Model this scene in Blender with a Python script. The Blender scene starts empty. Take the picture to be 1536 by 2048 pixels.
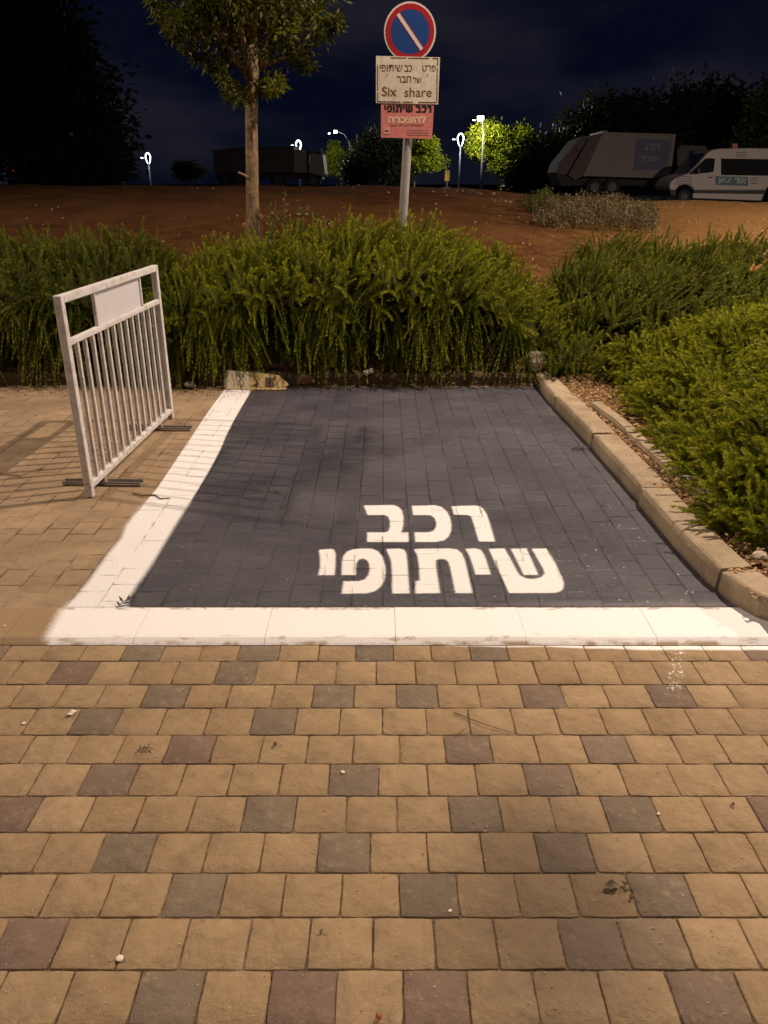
import bpy, bmesh, math, random
import numpy as np
from mathutils import Vector, Matrix

R = math.radians
rnd = random.Random(7)
rng = np.random.default_rng(11)
SC = bpy.context.scene
COL = SC.collection

# ------------------------------------------------------------------ camera
F, YH, H = 1540.0, 365.0, 1.65           # focal length in photo pixels, horizon row, eye height
TILT = math.atan((1024 - YH) / F)
cam_d = bpy.data.cameras.new('camera')
cam_d.sensor_fit = 'VERTICAL'
cam_d.sensor_height = 36.0
cam_d.lens = 36.0 * F / 2048.0
cam_d.clip_start = 0.05
cam_d.clip_end = 3000
cam = bpy.data.objects.new('camera', cam_d)
COL.objects.link(cam)
cam.location = (0, 0, H)
cam.rotation_euler = (math.pi / 2 - TILT, 0, 0)
SC.camera = cam
SC.render.resolution_x, SC.render.resolution_y = 768, 1024

# ------------------------------------------------------------------ night sky
world = bpy.data.worlds.new('World')
SC.world = world
world.use_nodes = True
wt = world.node_tree
wt.nodes.clear()
w_out = wt.nodes.new('ShaderNodeOutputWorld')
w_bg = wt.nodes.new('ShaderNodeBackground')
w_sky = wt.nodes.new('ShaderNodeTexSky')
w_sky.sky_type = 'NISHITA'
w_sky.sun_disc = False
w_sky.sun_elevation = R(-4.0)
w_sky.sun_rotation = R(150)
w_tc = wt.nodes.new('ShaderNodeTexCoord')
w_noise = wt.nodes.new('ShaderNodeTexNoise')
w_noise.inputs['Scale'].default_value = 3.2
w_noise.inputs['Detail'].default_value = 4
w_noise.inputs['Roughness'].default_value = 0.55
w_map = wt.nodes.new('ShaderNodeMapping')
w_map.inputs['Scale'].default_value = (1, 1, 2.6)
w_ramp = wt.nodes.new('ShaderNodeValToRGB')
w_ramp.color_ramp.elements[0].position = 0.42
w_ramp.color_ramp.elements[0].color = (0.0017, 0.0027, 0.0090, 1)
w_ramp.color_ramp.elements[1].position = 0.72
w_ramp.color_ramp.elements[1].color = (0.0125, 0.0125, 0.0200, 1)
w_add = wt.nodes.new('ShaderNodeMix')
w_add.data_type = 'RGBA'
w_add.blend_type = 'ADD'
w_add.inputs[0].default_value = 0.02
wt.links.new(w_tc.outputs['Generated'], w_map.inputs['Vector'])
wt.links.new(w_map.outputs['Vector'], w_noise.inputs['Vector'])
wt.links.new(w_noise.outputs['Fac'], w_ramp.inputs['Fac'])
wt.links.new(w_ramp.outputs['Color'], w_add.inputs[6])
wt.links.new(w_sky.outputs['Color'], w_add.inputs[7])
wt.links.new(w_add.outputs[2], w_bg.inputs['Color'])
w_bg.inputs['Strength'].default_value = 1.0
wt.links.new(w_bg.outputs['Background'], w_out.inputs['Surface'])

SC.view_settings.view_transform = 'Standard'
SC.view_settings.look = 'None'
SC.view_settings.exposure = 0.0
SC.view_settings.gamma = 1.0
SC.cycles.use_adaptive_sampling = True
SC.cycles.max_bounces = 6
SC.cycles.diffuse_bounces = 3
SC.cycles.glossy_bounces = 3
SC.cycles.transparent_max_bounces = 8
SC.cycles.sample_clamp_indirect = 4.0

WARM = (1.0, 0.785, 0.625)
# the lamps that light the place: (foot x, foot y, height, reach of arm (dx, dy), power W)
NEAR_LAMPS = [
    ((5.0, 7.3, 8.3), (-0.5, -1.0), 1440, 0, 0),
    ((-11.6, 8.2, 8.3), (0.2, -1.0), 1600, 18, 28),
    ((-1.2, -9.0, 8.2), (0.2, 1.3), 450, 0, 0),
    ((16.5, 10.0, 8.3), (-0.4, -1.0), 5400, -5, 8),
]

# ------------------------------------------------------------------ photo geometry helpers
def ray(x, y):
    a = (x - 768) / F
    b = -(y - 1024) / F
    return np.array([a, math.cos(TILT) + b * math.sin(TILT), -math.sin(TILT) + b * math.cos(TILT)])

def gr(x, y, z=0.0):
    r = ray(x, y)
    return np.array([0, 0, H]) + r * ((z - H) / r[2])

def at(x, y, Y):
    r = ray(x, y)
    return np.array([0, 0, H]) + r * (Y / r[1])

# ------------------------------------------------------------------ object helpers
def tag(o, label=None, cat=None, group=None, kind=None):
    if label: o['label'] = label
    if cat: o['category'] = cat
    if group: o['group'] = group
    if kind: o['kind'] = kind
    return o

def empty(name, loc=(0, 0, 0), rz=0.0):
    o = bpy.data.objects.new(name, None)
    o.empty_display_size = 0.1
    COL.objects.link(o)
    o.location = loc
    o.rotation_euler = (0, 0, rz)
    return o

def link(name, me, mat, parent=None, smooth=False):
    o = bpy.data.objects.new(name, me)
    COL.objects.link(o)
    if mat is not None:
        if isinstance(mat, (list, tuple)):
            for m in mat: me.materials.append(m)
        else:
            me.materials.append(mat)
    if parent is not None:
        o.parent = parent
    if smooth:
        me.polygons.foreach_set('use_smooth', np.ones(len(me.polygons), dtype=bool))
    return o

def np_mesh(name, verts, faces, attrs=None, mat_idx=None):
    """verts (n,3), faces (m,k) with k = 3 or 4"""
    verts = np.asarray(verts, dtype=np.float32)
    faces = np.asarray(faces, dtype=np.int32)
    me = bpy.data.meshes.new(name)
    me.vertices.add(len(verts))
    me.vertices.foreach_set('co', verts.ravel())
    m, k = faces.shape
    me.loops.add(m * k)
    me.loops.foreach_set('vertex_index', faces.ravel())
    me.polygons.add(m)
    me.polygons.foreach_set('loop_start', np.arange(0, m * k, k, dtype=np.int32))
    me.polygons.foreach_set('loop_total', np.full(m, k, dtype=np.int32))
    if mat_idx is not None:
        me.polygons.foreach_set('material_index', np.asarray(mat_idx, dtype=np.int32))
    me.update(calc_edges=True)
    if attrs:
        for nm, dat in attrs.items():
            at_ = me.attributes.new(nm, 'FLOAT', 'POINT')
            at_.data.foreach_set('value', np.asarray(dat, dtype=np.float32))
    return me

class MB:
    """collects simple shapes into one bmesh"""
    def __init__(self):
        self.bm = bmesh.new()

    def box(self, c, s, bev=0.0, rot=None, seg=1):
        g = bmesh.ops.create_cube(self.bm, size=1.0)
        vs = g['verts']
        M = Matrix.Translation(Vector(c))
        if rot is not None:
            M = M @ rot
        M = M @ Matrix.Diagonal((s[0], s[1], s[2], 1))
        bmesh.ops.transform(self.bm, matrix=M, verts=vs)
        if bev > 0:
            es = list({e for v in vs for e in v.link_edges})
            bmesh.ops.bevel(self.bm, geom=es, offset=bev, segments=seg, affect='EDGES', profile=0.5)
        return self

    def bar(self, a, b, w, h=None, bev=0.0):
        a, b = Vector(a), Vector(b)
        d = b - a
        q = d.to_track_quat('Z', 'Y').to_matrix().to_4x4()
        return self.box((a + b) / 2, (w, h or w, d.length), bev, q)

    def tube(self, pts, rad, n=8, cap=True):
        pts = [Vector(p) for p in pts]
        if not isinstance(rad, (list, tuple)):
            rad = [rad] * len(pts)
        rings = []
        prev = None
        for i, p in enumerate(pts):
            if i == 0: t = pts[1] - pts[0]
            elif i == len(pts) - 1: t = pts[-1] - pts[-2]
            else: t = pts[i + 1] - pts[i - 1]
            t.normalize()
            ref = Vector((0, 0, 1)) if abs(t.z) < 0.95 else Vector((1, 0, 0))
            if prev is None:
                u = t.cross(ref).normalized()
            else:
                u = (prev - t * prev.dot(t)).normalized()
            prev = u
            v = t.cross(u)
            ring = [self.bm.verts.new(p + (u * math.cos(2 * math.pi * k / n) + v * math.sin(2 * math.pi * k / n)) * rad[i]) for k in range(n)]
            rings.append(ring)
        for a, b in zip(rings, rings[1:]):
            for k in range(n):
                self.bm.faces.new((a[k], a[(k + 1) % n], b[(k + 1) % n], b[k]))
        if cap:
            self.bm.faces.new(list(reversed(rings[0])))
            self.bm.faces.new(rings[-1])
        return self

    def prism(self, poly, axis, a, b):
        """poly of 2-D points swept along axis ('x','y','z') from a to b"""
        def P(u, v, w):
            return {'x': (w, u, v), 'y': (u, w, v), 'z': (u, v, w)}[axis]
        A = [self.bm.verts.new(P(u, v, a)) for u, v in poly]
        B = [self.bm.verts.new(P(u, v, b)) for u, v in poly]
        n = len(poly)
        self.bm.faces.new(A)
        self.bm.faces.new(list(reversed(B)))
        for k in range(n):
            self.bm.faces.new((A[k], B[k], B[(k + 1) % n], A[(k + 1) % n]))
        return self

    def build(self, name, mat, parent=None, smooth=False, fix=True):
        if fix:
            bmesh.ops.recalc_face_normals(self.bm, faces=self.bm.faces)
        me = bpy.data.meshes.new(name)
        self.bm.to_mesh(me)
        self.bm.free()
        return link(name, me, mat, parent, smooth)

def copy_tree(o, parent=None):
    c = o.copy()
    COL.objects.link(c)
    if parent is not None:
        c.parent = parent
    for ch in list(o.children):
        copy_tree(ch, c)
    return c

# ------------------------------------------------------------------ node helpers
class NT:
    def __init__(self, name):
        self.m = bpy.data.materials.new(name)
        self.m.use_nodes = True
        self.t = self.m.node_tree
        self.t.nodes.clear()
        self.out = self.t.nodes.new('ShaderNodeOutputMaterial')
        self.b = self.t.nodes.new('ShaderNodeBsdfPrincipled')
        self.t.links.new(self.b.outputs[0], self.out.inputs[0])
        self.geo = None

    def n(self, typ, **kw):
        nd = self.t.nodes.new('ShaderNode' + typ)
        for k, v in kw.items():
            setattr(nd, k, v)
        return nd

    def put(self, sock, v):
        if hasattr(v, 'node'):
            self.t.links.new(v, sock)
        elif isinstance(v, (tuple, list)):
            sock.default_value = tuple(v) + (1,) if (len(v) == 3 and len(sock.default_value) == 4) else tuple(v)
        else:
            sock.default_value = v

    def pos(self):
        if self.geo is None:
            self.geo = self.n('TexCoord')
        return self.geo.outputs['Object']

    def mapping(self, vec, scale=(1, 1, 1), rot=(0, 0, 0), loc=(0, 0, 0)):
        m = self.n('Mapping')
        self.put(m.inputs['Vector'], vec)
        m.inputs['Scale'].default_value = scale
        m.inputs['Rotation'].default_value = rot
        m.inputs['Location'].default_value = loc
        return m.outputs[0]

    def noise(self, scale, detail=3, rough=0.55, vec=None, out='Fac'):
        nd = self.n('TexNoise')
        self.put(nd.inputs['Vector'], vec if vec is not None else self.pos())
        nd.inputs['Scale'].default_value = scale
        nd.inputs['Detail'].default_value = detail
        nd.inputs['Roughness'].default_value = rough
        return nd.outputs[out]

    def voro(self, scale, vec=None, out='Distance', feature='F1'):
        nd = self.n('TexVoronoi', feature=feature)
        self.put(nd.inputs['Vector'], vec if vec is not None else self.pos())
        nd.inputs['Scale'].default_value = scale
        return nd.outputs[out]

    def math(self, op, a, b=0.0, c=0.0, clamp=False):
        nd = self.n('Math', operation=op, use_clamp=clamp)
        self.put(nd.inputs[0], a)
        self.put(nd.inputs[1], b)
        self.put(nd.inputs[2], c)
        return nd.outputs[0]

    def smooth(self, v, lo, hi, a=0.0, b=1.0):
        nd = self.n('MapRange', interpolation_type='SMOOTHSTEP')
        self.put(nd.inputs['Value'], v)
        nd.inputs['From Min'].default_value = lo
        nd.inputs['From Max'].default_value = hi
        nd.inputs['To Min'].default_value = a
        nd.inputs['To Max'].default_value = b
        return nd.outputs[0]

    def mix(self, f, a, b, blend='MIX'):
        nd = self.n('Mix', data_type='RGBA', blend_type=blend)
        self.put(nd.inputs[0], f)
        self.put(nd.inputs[6], a)
        self.put(nd.inputs[7], b)
        return nd.outputs[2]

    def attr(self, name):
        nd = self.n('Attribute', attribute_name=name)
        return nd.outputs['Fac']

    def xyz(self, vec=None):
        nd = self.n('SeparateXYZ')
        self.put(nd.inputs[0], vec if vec is not None else self.pos())
        return nd.outputs

    def bump(self, h, dist=0.01, strength=1.0, normal=None):
        nd = self.n('Bump')
        self.put(nd.inputs['Height'], h)
        nd.inputs['Distance'].default_value = dist
        nd.inputs['Strength'].default_value = strength
        if normal is not None:
            self.put(nd.inputs['Normal'], normal)
        return nd.outputs[0]

    def done(self, col=None, rough=None, normal=None, metal=None, spec=None, alpha=None, emit=None, estr=None):
        b = self.b
        if col is not None: self.put(b.inputs['Base Color'], col)
        if rough is not None: self.put(b.inputs['Roughness'], rough)
        if normal is not None: self.put(b.inputs['Normal'], normal)
        if metal is not None: self.put(b.inputs['Metallic'], metal)
        if spec is not None: self.put(b.inputs['Specular IOR Level'], spec)
        if alpha is not None: self.put(b.inputs['Alpha'], alpha)
        if emit is not None:
            self.put(b.inputs['Emission Color'], emit)
            self.put(b.inputs['Emission Strength'], estr)
        return self.m

def simple(name, col, rough=0.6, var=0.25, scale=12.0, metal=0.0, bump=0.0, spec=0.4):
    t = NT(name)
    f = t.noise(scale, 4)
    c = t.mix(f, tuple(x * (1 - var) for x in col), tuple(min(1, x * (1 + var)) for x in col))
    nrm = t.bump(t.noise(scale * 6, 3), 0.004, bump) if bump else None
    return t.done(c, rough, nrm, metal, spec)

def emitter(name, col, strength):
    t = NT(name)
    return t.done((0.8, 0.8, 0.8), 0.4, emit=col, estr=strength)

# joints of the rotated block paving under the bay: 1 = joint, 0 = block face
def bay_joint(t, width=0.006, seed=0.0):
    p = t.pos()
    wob = t.noise(9.0, 3, 0.6, p, 'Color')
    v = t.n('VectorMath', operation='MULTIPLY_ADD')
    t.put(v.inputs[0], wob)
    v.inputs[1].default_value = (0.014, 0.014, 0)
    t.put(v.inputs[2], p)
    s = t.xyz(v.outputs[0])
    c = t.n('CombineXYZ')
    t.put(c.inputs[0], s[1])
    t.put(c.inputs[1], s[0])
    br = t.n('TexBrick', offset=0.43, offset_frequency=2, squash=1.0)
    t.put(br.inputs['Vector'], c.outputs[0])
    br.inputs['Scale'].default_value = 1.0
    br.inputs['Mortar Size'].default_value = width
    br.inputs['Mortar Smooth'].default_value = 0.55
    br.inputs['Brick Width'].default_value = 0.152
    br.inputs['Row Height'].default_value = 0.134
    br.inputs['Color1'].default_value = (0.0, 0.0, 0.0, 1)
    br.inputs['Color2'].default_value = (1.0, 1.0, 1.0, 1)
    br.inputs['Mortar'].default_value = (0.5, 0.5, 0.5, 1)
    tone = t.n('RGBToBW')
    t.put(tone.inputs[0], br.outputs['Color'])
    # long joints stay open, the short cross joints are mostly filled with paint and sand
    longj = t.math('SUBTRACT', 1.0, t.math('MULTIPLY', t.math('ABSOLUTE', t.math('SUBTRACT', t.math('FRACT', t.math('ADD', t.math('DIVIDE', s[0], 0.134), 0.5)), 0.5)), 0.134 / 0.010, clamp=True))
    cross = t.math('MULTIPLY', br.outputs['Fac'], t.smooth(t.noise(5.5, 2, 0.5, t.mapping(p, loc=(7, 3, 0))), 0.38, 0.52))
    fac = t.math('MAXIMUM', t.math('MULTIPLY', t.math('MULTIPLY', longj, t.smooth(t.noise(3.4, 3, 0.6, t.mapping(p, loc=(1, 8, 0))), 0.36, 0.58, 0.15, 0.9)), t.smooth(br.outputs['Fac'], 0.1, 0.6)), cross)
    t.cross = t.math('MULTIPLY', br.outputs['Fac'], t.math('SUBTRACT', 1.0, longj), clamp=True)
    return fac, tone.outputs[0]

# ------------------------------------------------------------------ materials: ground
def mat_front_paver():
    t = NT('block_paving_tan')
    tone = t.attr('tone')          # 0..1 variation of a block
    kind = t.attr('blockkind')     # 0 tan, 1 grey, 2 maroon
    n0 = t.noise(1.1, 3)
    n1 = t.noise(8, 5, 0.65)
    n2 = t.noise(28, 5, 0.68)
    n3 = t.noise(240, 4, 0.75)
    base = t.mix(tone, (0.242, 0.165, 0.087), (0.304, 0.215, 0.118))
    grey = t.mix(tone, (0.132, 0.102, 0.072), (0.178, 0.137, 0.094))
    maro = t.mix(tone, (0.142, 0.093, 0.070), (0.190, 0.126, 0.093))
    c = t.mix(t.smooth(kind, 0.3, 0.7), base, grey)
    c = t.mix(t.smooth(kind, 1.3, 1.7), c, maro)
    # old grime in broad clouds, paler worn crowns, dark pores
    c = t.mix(t.math('MULTIPLY', t.smooth(n1, 0.38, 0.72), 0.50), c, t.mix(0.62, c, (0.085, 0.060, 0.036)))
    c = t.mix(t.math('MULTIPLY', t.smooth(n0, 0.45, 0.7), 0.30), c, t.mix(0.5, c, (0.12, 0.085, 0.050)))
    c = t.mix(t.math('MULTIPLY', t.smooth(n2, 0.50, 0.74), 0.46), c, t.mix(0.6, c, (0.40, 0.30, 0.18)))
    c = t.mix(t.math('MULTIPLY', t.smooth(n2, 0.46, 0.28), 0.42), c, t.mix(0.6, c, (0.085, 0.06, 0.036)))
    c = t.mix(t.math('MULTIPLY', t.smooth(n3, 0.56, 0.72), 0.42), c, (0.085, 0.06, 0.038))
    c = t.mix(t.math('MULTIPLY', t.smooth(n3, 0.44, 0.30), 0.30), c, (0.40, 0.30, 0.185))
    # pale mineral grains
    g = t.voro(85)
    gm = t.math('MULTIPLY', t.smooth(g, 0.20, 0.05), t.smooth(t.noise(23, 2), 0.56, 0.68))
    c = t.mix(t.math('MULTIPLY', gm, 0.8), c, (0.55, 0.44, 0.31))
    # dark wear stain of tyres and drips near the right foreground
    s = t.xyz()
    dx = t.math('DIVIDE', t.math('SUBTRACT', s[0], 0.42), 0.34)
    dy = t.math('DIVIDE', t.math('SUBTRACT', s[1], 1.42), 0.55)
    d = t.math('SQRT', t.math('ADD', t.math('MULTIPLY', dx, dx), t.math('MULTIPLY', dy, dy)))
    st = t.math('MULTIPLY', t.smooth(t.math('ADD', d, t.math('MULTIPLY', n1, 1.1)), 1.65, 0.75), 0.62)
    c = t.mix(st, c, (0.060, 0.043, 0.030))
    # soft overspray of white paint drifting off the strip
    ov = t.math('ADD', s[1], t.math('MULTIPLY', t.noise(2.2, 2), 0.05))
    lim = t.smooth(s[0], -0.05, 1.5, 2.585, 2.535)
    om = t.smooth(t.math('SUBTRACT', ov, lim), 0.016, 0.034)
    om = t.math('MULTIPLY', om, t.smooth(s[0], -0.05, 0.15))
    c = t.mix(om, c, (0.76, 0.74, 0.70))
    # one wandering dribble of paint drops
    dxp = t.math('ABSOLUTE', t.math('SUBTRACT', s[0], t.math('ADD', 1.0, t.math('MULTIPLY', t.math('SUBTRACT', s[1], 2.2), 0.42))))
    dm = t.math('MULTIPLY', t.smooth(t.math('ADD', dxp, t.math('MULTIPLY', t.noise(17, 2), 0.05)), 0.065, 0.03), t.smooth(s[1], 2.24, 2.30))
    dm = t.math('MULTIPLY', dm, t.smooth(t.noise(110, 2, 0.6), 0.58, 0.64))
    c = t.mix(dm, c, (0.78, 0.76, 0.72))
    hgt = t.math('ADD', t.math('MULTIPLY', t.noise(15, 4, 0.6), 1.0), t.math('MULTIPLY', n3, 0.07))
    hgt = t.math('ADD', hgt, t.math('MULTIPLY', n2, 0.26))
    return t.done(c, 0.8, t.bump(hgt, 0.016, 0.72), spec=0.25)

def mat_joint_sand():
    t = NT('joint_sand')
    n = t.noise(130, 4, 0.7)
    n2 = t.noise(11, 3)
    c = t.mix(t.smooth(n, 0.35, 0.7), (0.045, 0.029, 0.016), (0.20, 0.135, 0.072))
    c = t.mix(t.math('MULTIPLY', t.smooth(n2, 0.48, 0.62), 0.8), c, (0.25, 0.172, 0.092))
    return t.done(c, 0.95, t.bump(n, 0.006, 0.9))

def mat_side_paving():
    t = NT('block_paving_worn')
    j, tone = bay_joint(t, 0.006)
    n1 = t.noise(2.2, 4)
    n2 = t.noise(42, 4, 0.65)
    n3 = t.noise(260, 3, 0.7)
    c = t.mix(t.smooth(n1, 0.35, 0.7), (0.235, 0.163, 0.092), (0.315, 0.226, 0.132))
    c = t.mix(t.math('MULTIPLY', tone, 0.35), c, (0.16, 0.107, 0.06))
    c = t.mix(t.math('MULTIPLY', t.smooth(t.noise(9, 5, 0.65), 0.42, 0.7), 0.45), c, (0.13, 0.088, 0.05))
    c = t.mix(t.math('MULTIPLY', t.smooth(n2, 0.5, 0.75), 0.4), c, (0.36, 0.26, 0.15))
    c = t.mix(t.math('MULTIPLY', t.smooth(n3, 0.56, 0.76), 0.45), c, (0.10, 0.065, 0.035))
    vis = t.math('MULTIPLY', j, t.smooth(t.noise(4.0, 3), 0.40, 0.66))
    c = t.mix(t.math('MULTIPLY', vis, 0.85), c, (0.06, 0.036, 0.018))
    spots = t.math('MULTIPLY', t.smooth(t.voro(6.3), 0.10, 0.04), t.smooth(t.noise(3.1, 2), 0.5, 0.6))
    c = t.mix(t.math('MULTIPLY', spots, 0.5), c, (0.06, 0.04, 0.025))
    h = t.math('SUBTRACT', t.math('ADD', t.math('MULTIPLY', n2, 0.4), t.math('MULTIPLY', n3, 0.15)), t.math('MULTIPLY', vis, 1.0))
    return t.done(c, 0.8, t.bump(h, 0.008, 0.8), spec=0.35)

def mat_paint_black():
    t = NT('fresh_black_paint')
    j, tone = bay_joint(t, 0.0055)
    n1 = t.noise(1.7, 4)
    n2 = t.noise(60, 4, 0.65)
    n3 = t.noise(300, 3, 0.7)
    sdf = t.attr('sdf')
    s = t.xyz()
    c = t.mix(t.smooth(n1, 0.35, 0.7), (0.037, 0.036, 0.046), (0.056, 0.055, 0.067))
    str_ = t.noise(3.0, 3, 0.6, t.mapping(t.pos(), (0.8, 5.0, 1)))
    c = t.mix(t.math('MULTIPLY', t.smooth(str_, 0.5, 0.72), 0.40), c, (0.090, 0.086, 0.096))
    c = t.mix(t.math('MULTIPLY', t.math('SUBTRACT', tone, 0.5), 0.30), c, (0.095, 0.091, 0.10))
    c = t.mix(t.math('MULTIPLY', t.smooth(n3, 0.58, 0.72), 0.35), c, (0.11, 0.105, 0.11))
    vis = t.math('MULTIPLY', j, t.smooth(t.noise(3.3, 3, 0.5, t.mapping(t.pos(), loc=(3, 1, 0))), 0.46, 0.62))
    thin = t.math('MULTIPLY', t.smooth(t.math('ADD', s[1], t.math('MULTIPLY', n1, 1.2)), 4.0, 5.0), t.smooth(t.math('ADD', s[0], t.math('MULTIPLY', n1, 1.5)), -0.3, 1.1))  # lamp sheen put into the paint colour as a paler zone
    c = t.mix(t.math('MULTIPLY', thin, 0.20), c, (0.118, 0.112, 0.122))
    c = t.mix(t.math('MULTIPLY', vis, 0.62), c, (0.014, 0.013, 0.016))
    # glints painted as pale specks in the joints, mostly to the right
    grit = t.noise(150, 3, 0.7)
    side = t.math('MAXIMUM', t.smooth(s[0], 0.1, 1.0), t.math('MULTIPLY', t.smooth(s[1], 4.4, 3.2), 0.5))
    patch = t.smooth(t.noise(2.6, 2, 0.5, t.mapping(t.pos(), loc=(9, 4, 0))), 0.42, 0.58)
    gj = t.math('MULTIPLY', t.math('MULTIPLY', t.cross, t.smooth(grit, 0.50, 0.60)), t.math('MULTIPLY', side, patch))
    c = t.mix(t.math('MULTIPLY', gj, 0.85), c, (0.52, 0.50, 0.48))
    gl = t.math('MULTIPLY', t.math('MULTIPLY', j, t.smooth(grit, 0.53, 0.62)), t.smooth(t.noise(1.9, 2, 0.5, t.mapping(t.pos(), loc=(2, 7, 0))), 0.52, 0.62))
    c = t.mix(t.math('MULTIPLY', gl, 0.45), c, (0.45, 0.42, 0.39))
    # spatter of white paint drops, denser to the right and towards the strip
    dens = t.math('ADD', t.smooth(s[0], 0.2, 1.3, 0.0, 0.05), t.smooth(s[1], 4.2, 2.9, 0.0, 0.04))
    sp = t.math('MULTIPLY', t.smooth(t.math('SUBTRACT', t.voro(30), dens), 0.09, 0.02), t.smooth(t.noise(11, 2), 0.54, 0.60))
    c = t.mix(sp, c, (0.60, 0.58, 0.56))
    wash = t.math('MULTIPLY', t.smooth(t.math('ADD', s[1], t.math('MULTIPLY', n2, 0.05)), 2.94, 2.87), t.smooth(s[0], 0.2, 0.9))
    c = t.mix(t.math('MULTIPLY', wash, 0.35), c, (0.26, 0.24, 0.26))
    h = t.math('SUBTRACT', t.math('ADD', t.math('MULTIPLY', n2, 0.5), t.math('MULTIPLY', n3, 0.3)), t.math('MULTIPLY', j, 1.5))
    h = t.math('ADD', t.math('ADD', h, t.math('MULTIPLY', t.noise(13, 3), 0.6)), t.math('MULTIPLY', tone, 0.5))
    edge = t.math('ADD', sdf, t.math('MULTIPLY', t.math('SUBTRACT', t.noise(38, 3), 0.5), 0.03))
    a = t.smooth(edge, 0.012, -0.014)
    return t.done(c, t.smooth(n1, 0.3, 0.7, 0.36, 0.50), t.bump(h, 0.010, 0.9), spec=0.5, alpha=a)

def mat_paint_white(name, soft, grain=0.02):
    t = NT(name)
    j, tone = bay_joint(t, 0.005)
    n2 = t.noise(60, 4, 0.65)
    n3 = t.noise(300, 3, 0.7)
    sdf = t.attr('sdf')
    c = t.mix(n2, (0.67, 0.66, 0.645), (0.755, 0.745, 0.73))
    scuff = t.math('MULTIPLY', t.smooth(t.noise(3.5, 4, 0.6), 0.5, 0.7), t.smooth(n3, 0.5, 0.66))
    c = t.mix(t.math('MULTIPLY', scuff, 0.45), c, (0.42, 0.36, 0.29))
    vis = t.math('MULTIPLY', j, t.smooth(t.noise(5.0, 3), 0.44, 0.62))
    c = t.mix(t.math('MULTIPLY', vis, 0.36), c, (0.30, 0.25, 0.20))
    crack = t.math('MULTIPLY', j, t.smooth(t.noise(7.0, 2, 0.5, t.mapping(t.pos(), loc=(5, 2, 0))), 0.60, 0.68))
    c = t.mix(t.math('MULTIPLY', crack, 0.7), c, (0.12, 0.09, 0.07))
    h = t.math('SUBTRACT', t.math('ADD', t.math('MULTIPLY', n2, 0.4), t.math('MULTIPLY', n3, 0.3)), t.math('MULTIPLY', vis, 1.0))
    edge = t.math('ADD', sdf, t.math('MULTIPLY', t.math('SUBTRACT', t.noise(70, 4, 0.7), 0.5), grain))
    w = t.math('MULTIPLY', t.attr('softness'), soft)
    k = t.math('DIVIDE', edge, w)
    a = t.smooth(k, 0.8, -1.0)
    return t.done(c, 0.55, t.bump(h, 0.010, 0.9), spec=0.3, alpha=a)

def mat_strip():
    t = NT('kerb_strip_painted')
    s = t.xyz()
    n1 = t.noise(5, 4)
    n2 = t.noise(70, 4, 0.65)
    n3 = t.noise(340, 3, 0.7)
    conc = t.mix(n1, (0.20, 0.135, 0.065), (0.30, 0.205, 0.105))
    conc = t.mix(t.math('MULTIPLY', t.smooth(n3, 0.55, 0.75), 0.4), conc, (0.10, 0.065, 0.035))
    white = t.mix(n2, (0.69, 0.68, 0.665), (0.765, 0.755, 0.74))
    # thin places where the paint missed the pores along the lower lip
    lip = t.math('MULTIPLY', t.smooth(s[1], 2.635, 2.605), t.smooth(t.noise(26, 4, 0.7, t.mapping(t.pos(), (0.35, 1, 1))), 0.56, 0.66))
    white = t.mix(t.math('MULTIPLY', lip, 0.6), white, (0.34, 0.26, 0.17))
    seamn = t.math('MULTIPLY', t.smooth(s[1], 2.80, 2.815), t.smooth(t.noise(30, 4, 0.75, t.mapping(t.pos(), (0.5, 1, 1))), 0.5, 0.6))
    white = t.mix(t.math('MULTIPLY', seamn, 0.65), white, (0.22, 0.16, 0.10))
    low = t.smooth(s[2], -0.004, -0.014)
    white = t.mix(t.math('MULTIPLY', low, t.smooth(t.noise(9, 3), 0.46, 0.6)), white, (0.36, 0.27, 0.17))
    edge = t.math('ADD', t.math('ADD', s[0], t.math('MULTIPLY', t.math('SUBTRACT', n2, 0.5), 0.035)), t.math('MULTIPLY', t.math('SUBTRACT', s[1], 2.7), 0.10))
    m = t.smooth(edge, -1.375, -1.315)
    c = t.mix(m, conc, white)
    # a drop of bird lime on the bare end
    h = t.math('ADD', t.math('MULTIPLY', n2, 0.5), t.math('MULTIPLY', n3, 0.3))
    return t.done(c, 0.6, t.bump(h, 0.005, 0.7), spec=0.4)

def mat_kerb():
    t = NT('kerb_concrete')
    n1 = t.noise(4, 5, 0.6)
    n2 = t.noise(45, 4, 0.65)
    n3 = t.noise(280, 3, 0.7)
    c = t.mix(t.smooth(n1, 0.3, 0.7), (0.215, 0.165, 0.105), (0.335, 0.265, 0.175))
    c = t.mix(t.math('MULTIPLY', t.smooth(n2, 0.5, 0.72), 0.45), c, (0.42, 0.32, 0.20))
    c = t.mix(t.math('MULTIPLY', t.smooth(n3, 0.56, 0.75), 0.5), c, (0.12, 0.08, 0.045))
    s = t.xyz()
    foot_tone = t.math('MULTIPLY', t.smooth(t.math('ADD', s[2], t.math('MULTIPLY', n1, 0.03)), 0.045, 0.008), 0.6)  # darker towards the foot of the stone
    c = t.mix(foot_tone, c, (0.10, 0.075, 0.055))
    h = t.math('ADD', t.math('MULTIPLY', n2, 0.8), t.math('MULTIPLY', n3, 0.3))
    return t.done(c, 0.85, t.bump(h, 0.008, 0.8), spec=0.3)

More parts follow.
